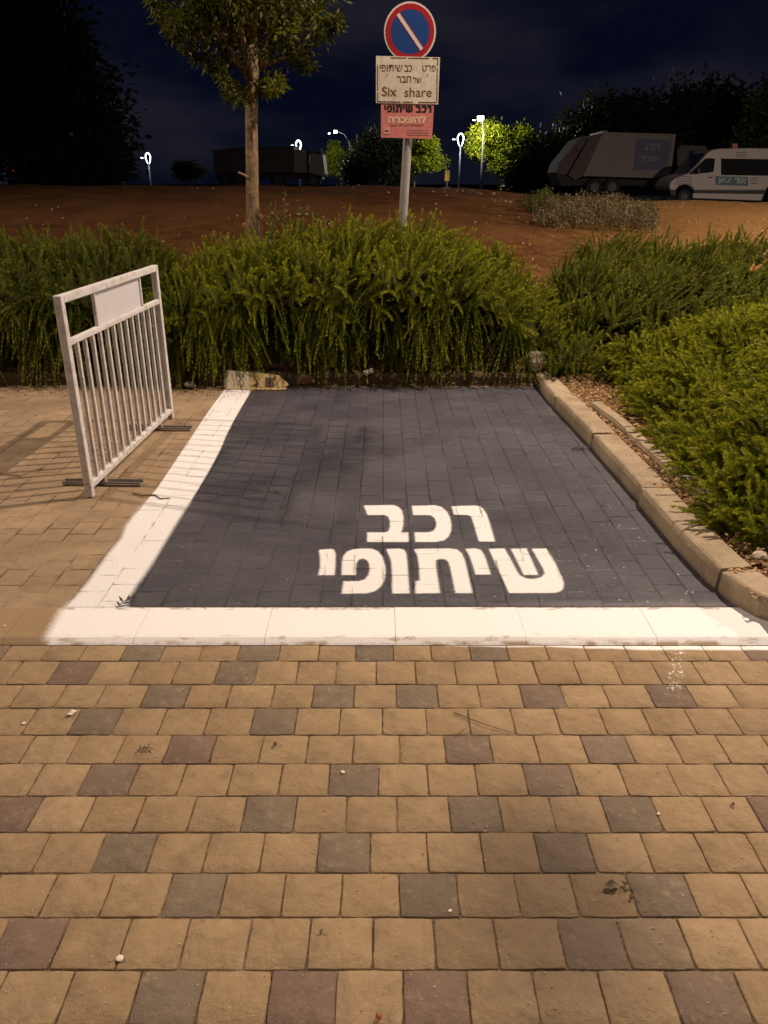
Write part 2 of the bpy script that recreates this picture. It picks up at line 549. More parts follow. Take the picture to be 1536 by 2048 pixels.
def mat_soil():
    t = NT('red_soil')
    n0 = t.noise(0.35, 4)
    n1 = t.noise(2.6, 5, 0.65)
    n2 = t.noise(19, 5, 0.7)
    n3 = t.noise(95, 4, 0.7)
    c = t.mix(t.smooth(n1, 0.35, 0.68), (0.090, 0.034, 0.009), (0.170, 0.070, 0.020))
    c = t.mix(t.math('MULTIPLY', t.smooth(n0, 0.45, 0.65), 0.5), c, (0.25, 0.115, 0.038))
    c = t.mix(t.math('MULTIPLY', t.smooth(n2, 0.52, 0.75), 0.6), c, (0.29, 0.15, 0.058))
    c = t.mix(t.math('MULTIPLY', t.smooth(n3, 0.56, 0.75), 0.6), c, (0.055, 0.024, 0.009))
    peb = t.math('MULTIPLY', t.smooth(t.voro(13), 0.16, 0.07), t.smooth(t.noise(3.5, 2), 0.52, 0.64))
    c = t.mix(peb, c, (0.38, 0.26, 0.14))
    sx = t.xyz()
    dry = t.smooth(t.math('ADD', sx[0], t.math('MULTIPLY', n1, 4.0)), 3.5, 11.0)  # lamp light put into the soil colour: paler, more orange to the right
    c = t.mix(t.math('MULTIPLY', dry, 0.75), c, t.mix(t.smooth(n2, 0.4, 0.7), (0.42, 0.215, 0.062), (0.60, 0.345, 0.130)))
    h = t.math('ADD', t.math('ADD', n2, t.math('MULTIPLY', n1, 1.6)), t.math('MULTIPLY', n3, 0.4))
    return t.done(c, 0.95, t.bump(h, 0.06, 0.9), spec=0.15)

def mat_mulch():
    t = NT('bed_mulch')
    n1 = t.noise(6, 4)
    n2 = t.noise(60, 5, 0.75)
    n3 = t.noise(36, 4, 0.7, t.mapping(t.pos(), (1, 3, 1), (0, 0, 0.6)))
    c = t.mix(t.smooth(n2, 0.35, 0.7), (0.055, 0.028, 0.012), (0.33, 0.18, 0.075))
    c = t.mix(t.math('MULTIPLY', t.smooth(n3, 0.52, 0.68), 0.7), c, (0.46, 0.29, 0.14))
    c = t.mix(t.math('MULTIPLY', t.smooth(n1, 0.5, 0.7), 0.5), c, (0.10, 0.05, 0.022))
    return t.done(c, 0.95, t.bump(t.math('ADD', n2, n3), 0.02, 1.0), spec=0.15)

def mat_asphalt():
    t = NT('asphalt')
    n = t.noise(90, 4, 0.7)
    n1 = t.noise(0.6, 4)
    c = t.mix(n, (0.030, 0.030, 0.031), (0.062, 0.060, 0.058))
    c = t.mix(t.math('MULTIPLY', t.smooth(n1, 0.45, 0.65), 0.4), c, (0.075, 0.071, 0.066))
    return t.done(c, 0.95, t.bump(n, 0.01, 0.6), spec=0.03)

def mat_leaf(name, dark, light, tip=None, rough=0.5, trans=0.25):
    t = NT(name)
    v = t.attr('var')
    c = t.mix(v, dark, light)
    if tip is not None:
        c = t.mix(t.math('MULTIPLY', t.smooth(t.attr('along'), 0.55, 1.0), 0.8), c, tip)
    t.done(c, rough, spec=0.15)
    tr = t.n('BsdfTranslucent')
    t.put(tr.inputs['Color'], t.mix(0.35, c, (0.20, 0.24, 0.03)))
    mx = t.n('MixShader')
    mx.inputs[0].default_value = trans
    t.t.links.new(t.b.outputs[0], mx.inputs[1])
    t.t.links.new(tr.outputs[0], mx.inputs[2])
    t.t.links.new(mx.outputs[0], t.out.inputs[0])
    return t.m

def mat_bark(name, a, b):
    t = NT(name)
    p = t.mapping(t.pos(), (1, 1, 0.28))
    n = t.noise(38, 5, 0.7, p)
    m = t.noise(9, 4, 0.6)
    c = t.mix(t.smooth(n, 0.35, 0.68), a, b)
    c = t.mix(t.math('MULTIPLY', t.smooth(m, 0.55, 0.7), 0.5), c, tuple(x * 1.7 for x in b))
    rings = t.noise(26, 3, 0.6, t.mapping(t.pos(), (0.3, 0.3, 1.6)))
    c = t.mix(t.math('MULTIPLY', t.smooth(rings, 0.58, 0.68), 0.55), c, tuple(x * 0.45 for x in a))
    return t.done(c, 0.9, t.bump(n, 0.012, 0.9), spec=0.2)

def mat_white_metal():
    t = NT('chipped_white_paint')
    n1 = t.noise(5, 4)
    n2 = t.noise(46, 5, 0.75)
    n3 = t.noise(14, 4, 0.7)
    c = t.mix(n1, (0.54, 0.52, 0.50), (0.69, 0.67, 0.65))
    s = t.xyz()
    grime = t.math('MULTIPLY', t.smooth(n3, 0.48, 0.66), 0.5)
    c = t.mix(grime, c, (0.34, 0.29, 0.25))
    chip = t.math('MULTIPLY', t.smooth(n2, 0.61, 0.66), t.smooth(n1, 0.42, 0.55))
    c = t.mix(chip, c, (0.10, 0.07, 0.05))
    foot = t.math('MULTIPLY', t.smooth(s[2], 0.14, 0.05), t.smooth(n2, 0.52, 0.62))
    c = t.mix(foot, c, (0.16, 0.10, 0.06))
    return t.done(c, 0.5, t.bump(n2, 0.002, 0.4), spec=0.4)

M = {}
M['front'] = mat_front_paver()
M['sand'] = mat_joint_sand()
M['side'] = mat_side_paving()
M['black'] = mat_paint_black()
M['line'] = mat_paint_white('fresh_white_line', 0.020, 0.020)
M['letter'] = mat_paint_white('fresh_white_lettering', 0.009, 0.012)
M['strip'] = mat_strip()
M['kerb'] = mat_kerb()
M['kerb_shade_dirt'] = simple('shaded_dirty_kerb', (0.095, 0.066, 0.040), 0.95, 0.55, 9, bump=0.4, spec=0.1)  # rear kerb's shade painted into its colour, together with grime
M['soil'] = mat_soil()
M['mulch'] = mat_mulch()
M['asphalt'] = mat_asphalt()
M['white_metal'] = mat_white_metal()
M['rusty'] = simple('rusty_grey_steel', (0.23, 0.20, 0.175), 0.6, 0.4, 25, bump=0.3)
M['galv'] = simple('galvanised_steel', (0.33, 0.31, 0.29), 0.45, 0.18, 18, 0.35)
M['lamp_metal'] = simple('lamp_grey_metal', (0.36, 0.36, 0.36), 0.5, 0.1, 8, 0.2)
M['dull_pole'] = simple('weathered_dark_pole', (0.05, 0.048, 0.045), 0.8, 0.2, 6)
M['dark_metal'] = simple('dark_metal', (0.03, 0.03, 0.032), 0.5, 0.3, 9)

# ------------------------------------------------------------------ signed distance of a polygon (numpy)
def sdf_poly(P, poly):
    poly = np.asarray(poly, float)
    d = np.full(len(P), 1e9)
    inside = np.zeros(len(P), bool)
    n = len(poly)
    for i in range(n):
        a, b = poly[i], poly[(i + 1) % n]
        e = b - a
        L = e @ e
        if L < 1e-12: continue
        w = P - a
        t = np.clip((w @ e) / L, 0, 1)
        q = w - t[:, None] * e
        d = np.minimum(d, np.sqrt((q * q).sum(1)))
        c = ((a[1] > P[:, 1]) != (b[1] > P[:, 1])) & (P[:, 0] < (b[0] - a[0]) * (P[:, 1] - a[1]) / (b[1] - a[1] + 1e-15) + a[0])
        inside ^= c
    return np.where(inside, -d, d)

def paint_sheet(name, polys, z, mat, step, margin, softness=None):
    """flat sheet following polygons (ground metres), trimmed to their outline plus a margin"""
    allp = np.concatenate([np.asarray(p) for p in polys])
    lo, hi = allp.min(0) - margin, allp.max(0) + margin
    nx, ny = int((hi[0] - lo[0]) / step) + 2, int((hi[1] - lo[1]) / step) + 2
    xs, ys = lo[0] + np.arange(nx) * step, lo[1] + np.arange(ny) * step
    X, Y = np.meshgrid(xs, ys)
    P = np.stack([X.ravel(), Y.ravel()], 1)
    d = np.full(len(P), 1e9)
    for p in polys:
        d = np.minimum(d, sdf_poly(P, p))
    idx = np.arange(nx * ny).reshape(ny, nx)
    q = np.stack([idx[:-1, :-1], idx[:-1, 1:], idx[1:, 1:], idx[1:, :-1]], -1).reshape(-1, 4)
    q = q[(d[q] < margin).any(1)]
    used, inv = np.unique(q, return_inverse=True)
    V = np.column_stack([P[used], np.full(len(used), z)])
    soft = np.ones(len(used)) if softness is None else softness(P[used])
    me = np_mesh(name, V, inv.reshape(-1, 4), {'sdf': d[used], 'softness': soft})
    o = link(name, me, mat)
    o['kind'] = 'structure'
    return o

# ------------------------------------------------------------------ GROUND
ZF = -0.022        # level of the front paving below the strip

def sheet(name, x0, x1, y0, y1, z, mat):
    me = np_mesh(name, [(x0, y0, z), (x1, y0, z), (x1, y1, z), (x0, y1, z)], [(0, 1, 2, 3)])
    o = link(name, me, mat)
    o['kind'] = 'structure'
    return o

sheet('ground', -400, 400, -60, 900, -0.25, M['asphalt'])
sheet('road', -40, 40, -40, 2.60, ZF - 0.0038, M['sand'])
sheet('parking_paving', -12, 1.56, 2.83, 6.80, -0.004, M['side'])

# rows of the front paving: image row edges, block joints (image x at the row's near edge), darker blocks (image x, kind)
ROWS = [
    (2052, 1940, [15, 150, 285, 412, 545, 675, 805, 932, 1063, 1193, 1328, 1465], 1943, [(345, 1.5), (610, 2), (868, 2), (1396, 1.6)]),
    (1940, 1835, [97, 230, 355, 487, 612, 745, 873, 1000, 1135, 1263, 1393, 1523], 1937, [(40, 2), (1200, 1), (1325, 2.9)]),
    (1835, 1746, [75, 197, 320, 435, 560, 680, 800, 920, 1043, 1160, 1280, 1403, 1523], 1834, [(380, 1), (860, 1.5), (1340, 1)]),
    (1746, 1665, [62, 180, 290, 402, 517, 632, 740, 857, 970, 1083, 1195, 1310, 1423, 1533], 1744, [(235, 1), (690, 1.5), (1140, 1.5)]),
    (1665, 1592, [50, 160, 265, 372, 480, 585, 690, 795, 903, 1008, 1115, 1223, 1330, 1435, 1533], 1664, [(0, 2), (532, 1), (955, 1), (1276, 1), (1580, 2)]),
    (1592, 1527.5, [52, 152, 252, 352, 452, 555, 655, 757, 858, 958, 1058, 1158, 1260, 1363, 1463], 1592, [(202, 1.6), (706, 1), (1108, 1.6)]),
    (1527.5, 1470, [35, 130, 225, 322, 417, 515, 610, 705, 800, 893, 988, 1082, 1180, 1273, 1370, 1465], 1529, [(370, 2), (940, 1.6), (1226, 1.6)]),
    (1470, 1416, [40, 132, 220, 312, 405, 497, 587, 677, 765, 855, 943, 1033, 1125, 1218, 1308, 1398, 1490], 1472, [(176, 1), (542, 1)]),
    (1416, 1369, [15, 105, 187, 277, 365, 450, 540, 622, 707, 793, 878, 963, 1050, 1135, 1223, 1313, 1398, 1485], 1417, [(321, 1), (664, 1.5), (836, 1), (1092, 1.6), (1356, 1.6)]),
    (1369, 1322, [10, 90, 172, 255, 340, 425, 505, 590, 670, 752, 833, 915, 998, 1080, 1165, 1248, 1328, 1413, 1493], 1371, [(131, 2), (465, 1)]),
    (1322, 1282, [80, 155, 237, 317, 395, 472, 555, 635, 710, 787, 864, 943, 1020, 1100, 1180, 1263, 1340, 1423, 1503], 1322, [(-5, 2), (277, 1), (513, 1), (748, 1.5), (981, 1), (1550, 1.6)]),
]

def build_front_paving():
    V, Fq, tone, kind = [], [], [], []
    def block(x0, x1, y0, y1, k):
        """a tumbled block with an uneven outline and rounded arris"""
        nseg = 5
        g = rnd.uniform(0.0006, 0.0019)
        x0 += g; x1 -= g; y0 += g * 0.9; y1 -= g * 0.9
        cx, cy = (x0 + x1) / 2, (y0 + y1) / 2
        base = []
        for (ax, ay), (bx, by) in (((x0, y0), (x1, y0)), ((x1, y0), (x1, y1)), ((x1, y1), (x0, y1)), ((x0, y1), (x0, y0))):
            for s in range(nseg):
                f = s / nseg
                base.append([ax + (bx - ax) * f, ay + (by - ay) * f, s == 0])
        out = []
        for px_, py_, corner in base:
            r = rnd.uniform(0.0006, 0.0045) if corner else rnd.uniform(-0.0010, 0.0016)
            d = math.hypot(cx - px_, cy - py_)
            out.append((px_ + (cx - px_) / d * r, py_ + (cy - py_) / d * r))
        n = len(out)
        dz = rnd.gauss(0, 0.0007)
        sx, sy = [max(-.012, min(.012, rnd.gauss(0, 0.006))) for _ in (0, 1)]
        tn = min(1, max(0, rnd.gauss(0.5, 0.26)))
        off = len(V)
        for inset, z in ((0.0, -0.016), (0.0002, -0.0032), (0.0009, -0.0009), (0.0030, 0.0002)):
            for px_, py_ in out:
                d = math.hypot(cx - px_, cy - py_)
                qx, qy = px_ + (cx - px_) / d * inset, py_ + (cy - py_) / d * inset
                V.append((qx, qy, ZF + z + dz + sx * (qx - cx) + sy * (qy - cy)))
        V.append((cx, cy, ZF + dz + 0.0008))
        for r in range(3):
            for i in range(n):
                j = (i + 1) % n
                Fq.append((off + r * n + i, off + r * n + j, off + (r + 1) * n + j, off + (r + 1) * n + i))
        c = off + 4 * n
        for i in range(0, n):
            j = (i + 1) % n
            Fq.append((off + 3 * n + i, off + 3 * n + j, c, c))
        tone.extend([tn] * (4 * n + 1))
        kind.extend([k] * (4 * n + 1))
    XL, XR = -2.9, 2.9
    y_last = None
    for (ya, yb, js, yj, dark) in ROWS:
        y0, y1 = gr(768, ya, ZF)[1], gr(768, yb, ZF)[1]
        y_last = y0 if y_last is None else y_last
        xs = [gr(j, yj, ZF)[0] for j in js]
        w = (xs[-1] - xs[0]) / (len(xs) - 1)
        lm, rm = len(js), 0
        wpx = (js[-1] - js[0]) / (len(js) - 1)
        pxs = list(js)
        while xs[0] > XL:
            xs.insert(0, xs[0] - w * rnd.uniform(0.96, 1.04)); pxs.insert(0, pxs[0] - wpx)
        while xs[-1] < XR:
            xs.append(xs[-1] + w * rnd.uniform(0.96, 1.04)); pxs.append(pxs[-1] + wpx)
        for i in range(len(xs) - 1):
            k = 0.0
            for dx, dk in dark:
                if pxs[i] <= dx < pxs[i + 1]:
                    k = dk
            if k == 1.5: k = 1.25
            if k == 1.6: k = 1.5
            if k == 2.9: k = 0.55
            if (pxs[i + 1] < -60 or pxs[i] > 1600) and rnd.random() < 0.14:
                k = rnd.choice([1, 1.5, 2])
            block(xs[i], xs[i + 1], y0, y1, k)
    y = y_last
    while y > -1.2:                                   # rows carrying on under the photographer
        x = XL - rnd.random() * 0.14
        while x < XR:
            w = 0.148 * rnd.uniform(0.96, 1.04)
            block(x, x + w, y - 0.137, y, rnd.choice([1, 1.5, 2]) if rnd.random() < 0.15 else 0)
            x += w
        y -= 0.137
    V_ = np.array(V)
    me = bpy.data.meshes.new('pavement')
    faces = [tuple(f) if f[2] != f[3] else tuple(f[:3]) for f in Fq]
    me.from_pydata(V_.tolist(), [], faces)
    for nm, dat in (('tone', tone), ('blockkind', kind)):
        a = me.attributes.new(nm, 'FLOAT', 'POINT')
        a.data.foreach_set('value', np.array(dat, dtype=np.float32))
    o = link('pavement', me, M['front'], smooth=True)
    o['kind'] = 'structure'
build_front_paving()

# flush concrete strip along the mouth of the bays, laid in half-metre stones
def build_strip():
    m = MB()
    ends = [-6.65 + 0.515 * k for k in range(19)]
    for a, b in zip(ends, ends[1:]):
        a += 0.0008; b -= 0.0008
        z = rnd.gauss(0.001, 0.0007)
        prof = [(2.572, -0.06), (2.572, ZF + 0.004), (2.580, -0.012), (2.600, z - 0.002), (2.615, z), (2.826, z + 0.001), (2.830, z - 0.004), (2.831, -0.06)]
        m.prism(prof, 'x', a, b)
    o = m.build('kerb_strip', M['strip'])
    o['kind'] = 'structure'
build_strip()

# painted bay
def Z8(pts, z=0.0):
    return [tuple(gr(x / 2.4, 760 + y / 2.4, z)[:2]) for x, y in pts]

outer = [(1085, 35), (1000, 150), (940, 240), (840, 390), (760, 510), (720, 560), (680, 600), (640, 650), (600, 700), (580, 760), (520, 830), (470, 900), (420, 970), (360, 1040), (310, 1085)]
inner = [(1215, 38), (1160, 130), (1120, 200), (1085, 270), (1060, 330), (1008, 430), (948, 530), (912, 590), (874, 650), (842, 700), (800, 770), (740, 870), (700, 930), (650, 1000), (620, 1050), (610, 1085)]
OUT, INN = Z8(outer), Z8(inner)
line_poly = OUT + [(OUT[-1][0], 2.825), (INN[-1][0] + 0.02, 2.825)] + INN[::-1]
black_poly = [(p[0] - 0.05, p[1]) for p in INN] + [(-1.16, 2.84), (1.53, 2.84), (1.46, 3.2), (1.45, 4.3), (1.41, 5.2), (1.36, 6.66), (-1.14, 6.66)]
paint_sheet('parking_space', [black_poly], -0.0015, M['black'], 0.012, 0.03)
paint_sheet('bay_line', [line_poly], 0.0005, M['line'], 0.010, 0.05,
            softness=lambda P: np.where(P[:, 1] > 4.0, 0.4, 1.0))

LET = {
    'bet': [(325, 130), (480, 128), (505, 138), (522, 155), (531, 190), (530, 230), (520, 268), (556, 268), (557, 318), (343, 318), (343, 268), (438, 268), (452, 262), (460, 240), (459, 210), (450, 188), (432, 180), (345, 180)],
    'kaf': [(572, 132), (690, 129), (725, 138), (752, 160), (768, 190), (776, 230), (774, 262), (762, 290), (738, 310), (700, 318), (590, 318), (585, 268), (655, 268), (680, 262), (694, 245), (697, 220), (688, 195), (668, 181), (645, 180), (578, 180)],
    'resh': [(775, 135), (890, 129), (920, 133), (942, 150), (958, 180), (970, 215), (1000, 316), (915, 316), (882, 205), (874, 186), (858, 180), (787, 178)],
    'yod': [(95, 357), (160, 352), (176, 358), (183, 378), (183, 420), (178, 488), (92, 488), (103, 440), (101, 398)],
    'pe': [(212, 487), (214, 420), (222, 388), (240, 366), (270, 355), (320, 350), (370, 352), (402, 366), (422, 392), (436, 435), (439, 475), (432, 515), (415, 545), (385, 570), (345, 581), (212, 583), (222, 518), (300, 518), (330, 509), (348, 490), (356, 460), (353, 430), (343, 412), (325, 403), (305, 406), (290, 425), (286, 450), (287, 487)],
    'vav': [(440, 353), (512, 351), (535, 358), (545, 378), (550, 420), (562, 582), (472, 582), (470, 470), (465, 415), (457, 392)],
    'tav': [(583, 354), (620, 352), (760, 350), (805, 355), (830, 376), (846, 415), (884, 580), (795, 580), (766, 440), (757, 418), (742, 407), (715, 405), (698, 412), (697, 440), (718, 580), (590, 582), (590, 518), (612, 515), (608, 440), (600, 388)],
    'yod2': [(845, 352), (900, 350), (926, 358), (942, 380), (954, 410), (978, 485), (898, 485), (880, 425), (866, 388)],
    'shin': [(965, 352), (1048, 350), (1085, 415), (1112, 468), (1130, 490), (1160, 505), (1200, 506), (1235, 497), (1252, 478), (1243, 452), (1185, 352), (1262, 350), (1310, 430), (1340, 495), (1352, 530), (1350, 555), (1333, 572), (1300, 579), (1070, 580)],
    'shin_arm': [(1078, 352), (1160, 350), (1222, 487), (1145, 487), (1118, 432)],
}
def unz(pts):
    return [tuple(gr(600 + x / 2.56, 960 + y / 2.56)[:2]) for x, y in pts]
paint_sheet('painted_lettering', [unz(p) for p in LET.values()], 0.0004, M['letter'], 0.008, 0.03)

# ------------------------------------------------------------------ KERBS
def kerb_path(name, pts, side, h, w, mat, joints=1.0, start=0.0, chamf=0.021):
    """kerb stones along the foot line; side = +1 when the stone lies to the left of the direction of travel"""
    P = [Vector((x, y, 0)) for x, y in pts]
    cum = [0.0]
    for a, b in zip(P, P[1:]):
        cum.append(cum[-1] + (b - a).length)
    def at_s(s):
        for i in range(len(P) - 1):
            if s <= cum[i + 1] or i == len(P) - 2:
                f = (s - cum[i]) / (cum[i + 1] - cum[i])
                return P[i].lerp(P[i + 1], f)
    def frame(s):
        e = 0.03
        a, b = at_s(max(0, s - e)), at_s(min(cum[-1], s + e))
        t = (b - a).normalized()
        return t, Vector((-t.y, t.x, 0)) * side
    m = MB()
    s = start
    while s < cum[-1] - 0.02:
        e = min(s + joints, cum[-1])
        jx, jz = rnd.gauss(0, 0.004), rnd.gauss(0, 0.003)
        n = max(2, int((e - s) / 0.06))
        rings = []
        for i in range(n + 1):
            q = s + 0.006 + (e - s - 0.012) * i / n
            c = at_s(q)
            t, nn = frame(q)
            endf = rnd.uniform(0.006, 0.016) if i in (0, n) else 0.0
            wear = rnd.uniform(0, 0.004)
            ch = chamf + wear
            prof = [(0, -0.08), (0.0 + endf, h - ch * 1.3), (0.006 + endf, h - ch * 0.75), (ch * 0.55, h - ch * 0.25 - endf), (ch, h - endf), (w - 0.012, h - endf), (w, h - 0.012), (w, -0.08)]
            rings.append([m.bm.verts.new(c + nn * (u + jx) + Vector((0, 0, v + (jz if v > 0 else 0)))) for u, v in prof])
        k = len(rings[0])
        for a, b in zip(rings, rings[1:]):
            for i in range(k):
                m.bm.faces.new((a[i], a[(i + 1) % k], b[(i + 1) % k], b[i]))
        m.bm.faces.new(rings[0])
        m.bm.faces.new(list(reversed(rings[-1])))
        s = e
    o = m.build(name, mat)
    o['kind'] = 'structure'
    return o

KR = [(1.335, 7.0), (1.35, 6.0), (1.39, 5.2), (1.42, 4.3), (1.437, 3.4), (1.455, 3.08), (1.485, 2.88), (1.53, 2.76), (1.60, 2.69), (1.72, 2.65), (2.0, 2.64), (5.0, 2.64)]
kerb_path('kerb', KR, 1, 0.105, 0.165, M['kerb'], 1.0, 0.01)
kerb_path('kerb', [(-12.0, 6.74), (1.33, 6.70)], 1, 0.105, 0.14, M['kerb_shade_dirt'], 1.0, 0.35)
kerb_path('bed_edging', [(1.55, 5.75), (1.61, 5.25), (1.66, 4.2), (1.75, 3.4)], 1, 0.12, 0.09, M['kerb'], 0.8, 0.0, 0.012)

# ------------------------------------------------------------------ TERRAIN
CREST_PX = [(-3000, 371), (0, 371), (830, 373), (960, 380), (1060, 388), (1150, 395), (1300, 402), (1536, 405), (4000, 405)]
YC = 24.0
cx_ = np.array([at(p, q, YC)[0] for p, q in CREST_PX])
cz_ = np.array([at(p, q, YC)[2] for p, q in CREST_PX])
def plateau(x):
    return np.interp(x, [-5, 3, 10], [1.15, 0.80, 0.62])
def terrain(x, y):
    zc = np.interp(np.asarray(x) * YC / np.maximum(np.asarray(y), 8.0), cx_, cz_)
    y = np.asarray(y, float)
    f = np.clip((y - 7.6) / (YC - 7.6), 0, 1)
    up = 0.10 + (zc - 0.10) * (0.25 * f + 0.75 * f * f * (3 - 2 * f))
    g = np.clip((y - YC) / 9.0, 0, 1)
    g = g * g * (3 - 2 * g)
    down = zc + (plateau(x) - zc) * g
    return np.where(y < YC, up, down)

def build_terrain():
    ys = np.concatenate([np.linspace(6.86, 12, 50), np.linspace(12.2, 26, 80), np.linspace(26.5, 45, 24), np.linspace(48, 160, 20)])
    u = np.linspace(-1, 1, 220)
    V = []
    for y in ys:
        half = 14 + y * 1.0
        V.append(np.column_stack([u * half, np.full(len(u), y), np.zeros(len(u))]))
    V = np.concatenate(V)
    z = terrain(V[:, 0], V[:, 1])
    amp = np.clip((V[:, 1] - 8) / 4, 0, 1) * np.clip((40 - V[:, 1]) / 10, 0, 1)
    z = z + amp * (0.03 * np.sin(V[:, 0] * 1.9 + 0.6 * np.sin(V[:, 1])) * np.cos(V[:, 1] * 1.4) + rng.normal(0, 0.008, len(z)))
    V[:, 2] = z
    nx, ny = len(u), len(ys)
    idx = np.arange(nx * ny).reshape(ny, nx)
    q = np.stack([idx[:-1, :-1], idx[:-1, 1:], idx[1:, 1:], idx[1:, :-1]], -1).reshape(-1, 4)
    yc = V[q[:, 0], 1]
    me = np_mesh('field', V, q, mat_idx=(yc > 30).astype(int))
    o = link('field', me, [M['soil'], M['asphalt']], smooth=True)
    o['kind'] = 'structure'
    # the planting bed beside the bay
    xs = np.linspace(1.47, 9, 90)
    ys2 = np.linspace(2.66, 6.9, 60)
    X, Y = np.meshgrid(xs, ys2)
    Z = 0.075 + 0.018 * np.sin(X * 7) * np.cos(Y * 6) + rng.normal(0, 0.006, X.shape)
    idx = np.arange(X.size).reshape(X.shape)
    q = np.stack([idx[:-1, :-1], idx[:-1, 1:], idx[1:, 1:], idx[1:, :-1]], -1).reshape(-1, 4)
    keep = ~((X.ravel()[q].max(1) < 1.62) & (Y.ravel()[q].min(1) < 2.95))
    me = np_mesh('planting_bed', np.column_stack([X.ravel(), Y.ravel(), Z.ravel()]), q[keep])
    o = link('planting_bed', me, M['mulch'], smooth=True)
    o['kind'] = 'structure'
build_terrain()

# ------------------------------------------------------------------ PLANTS: rosemary sprigs
def norm(a):
    return a / np.maximum(np.linalg.norm(a, axis=-1, keepdims=True), 1e-9)

def swirl(P, k, seed):
    """slow wandering of the growth direction, so shoots gather in locks"""
    x, y, z = P[:, 0] * k, P[:, 1] * k, P[:, 2] * k
    return np.column_stack([np.sin(x * 1.3 + 2.1 * np.sin(y + seed) + z * 1.7), np.sin(y * 1.7 + 1.3 * np.sin(x * 1.1 + seed * 2) - z), np.sin(x * 1.9 - y * 1.2 + z * 2.0 + seed * 3)])

def sprigs(name, P, D, L, droop, mat, parent, needles=46, nl=0.024, nw=0.0048, var=None, bend=None):
    """N bottle-brush shoots rooted at P, heading D, of length L; droop pulls the tip down (metres per length^2)"""
    N = len(P)
    s = np.linspace(0.04, 1.0, needles)[None, :, None]                      # along the shoot
    s = np.clip(s + rng.normal(0, 0.012, (N, needles, 1)), 0.02, 1.0)
    Ls = L[:, None, None]
    down = np.zeros((N, 1, 3)); down[:, 0, 2] = -1
    side = norm(rng.normal(size=(N, 1, 3))) * 0.10
    dr = droop[:, None, None]
    C = P[:, None, :] + D[:, None, :] * s * Ls + (down * dr + side) * Ls * s * s
    T = norm(D[:, None, :] + 2 * (down * dr + side) * s)
    ref = np.where(np.abs(T[..., 2:3]) < 0.9, np.array([0, 0, 1.0]), np.array([1.0, 0, 0]))
    U = norm(np.cross(T, ref)); W = np.cross(T, U)
    ang = (np.arange(needles)[None, :] * 2.39996 + rng.uniform(0, 6.28, (N, 1)) + rng.normal(0, 0.3, (N, needles)))[..., None]
    rad = U * np.cos(ang) + W * np.sin(ang)
    nd = norm(rad + T * (0.68 + 0.9 * s))
    ln = nl * (1.0 - 0.35 * s ** 3) * rng.uniform(0.75, 1.2, (N, needles, 1))
    wv = norm(np.cross(nd, T)) * (nw * 0.5)
    a = C - wv; b = C + wv; m = C + nd * ln * 0.55; c = C + nd * ln
    V = np.stack([a, m - wv * 0.9, c, m + wv * 0.9, b], 2).reshape(-1, 3)    # five points: narrow leaf
    k = np.arange(N * needles)[:, None] * 5
    Fq = np.concatenate([k + np.array([[0, 1, 3, 4]]), k + np.array([[1, 2, 3, 3]])], 1).reshape(-1, 4)
    quads = (k + np.array([[0, 1, 3, 4]]))
    tris = (k + np.array([[1, 2, 3]]))
    if var is None:
        var = np.clip(rng.normal(0.45, 0.24, N), 0, 1)
    vv = np.repeat(np.repeat(var, needles), 5)
    al = np.repeat(s.reshape(-1), 5)
    faces_t = np.concatenate([quads[:, [0, 1, 2]], quads[:, [0, 2, 3]], tris])
    me = np_mesh(name, V, faces_t, {'var': vv, 'along': al})
    return link(name, me, mat, parent)

def stems(name, P, D, L, droop, mat, parent, r=0.0016):
    N = len(P)
    k = 5
    s = np.linspace(0, 0.97, k)[None, :, None]
    down = np.zeros((N, 1, 3)); down[:, 0, 2] = -1
    C = P[:, None, :] + D[:, None, :] * s * L[:, None, None] + down * droop[:, None, None] * L[:, None, None] * s * s
    u = norm(np.cross(D, rng.normal(size=(N, 3))))[:, None, :] * r
    V = np.stack([C - u, C + u], 2).reshape(-1, 3)
    base = (np.arange(N)[:, None] * k + np.arange(k - 1)[None, :]).reshape(-1, 1) * 2
    q = base + np.array([[0, 1, 3, 2]])
    me = np_mesh(name, V, q)
    return link(name, me, mat, parent)

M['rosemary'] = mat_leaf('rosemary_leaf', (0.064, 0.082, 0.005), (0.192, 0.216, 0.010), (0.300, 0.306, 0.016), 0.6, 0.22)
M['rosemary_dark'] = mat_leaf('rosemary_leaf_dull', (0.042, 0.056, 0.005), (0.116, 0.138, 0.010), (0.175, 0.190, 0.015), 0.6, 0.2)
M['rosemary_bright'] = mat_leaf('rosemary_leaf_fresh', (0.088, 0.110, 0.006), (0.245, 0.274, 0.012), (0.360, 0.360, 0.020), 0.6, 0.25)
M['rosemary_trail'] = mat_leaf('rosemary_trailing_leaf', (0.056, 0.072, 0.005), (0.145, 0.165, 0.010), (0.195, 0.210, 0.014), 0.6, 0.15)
M['dead_sprig'] = mat_leaf('dead_rosemary', (0.070, 0.048, 0.020), (0.17, 0.12, 0.055), None, 0.8, 0.1)
M['twig'] = simple('woody_twig', (0.026, 0.022, 0.009), 0.95, 0.4, 30, spec=0.02)

def lump(x, y, k=1.0):
    return (np.sin(x * 3.1 + 1.7 * np.sin(y * 2.3 + 0.4)) * 0.5 + np.sin(x * 7.3 + y * 4.1 + 1.1) * 0.28 + np.sin(y * 8.7 - x * 5.2) * 0.22) * k

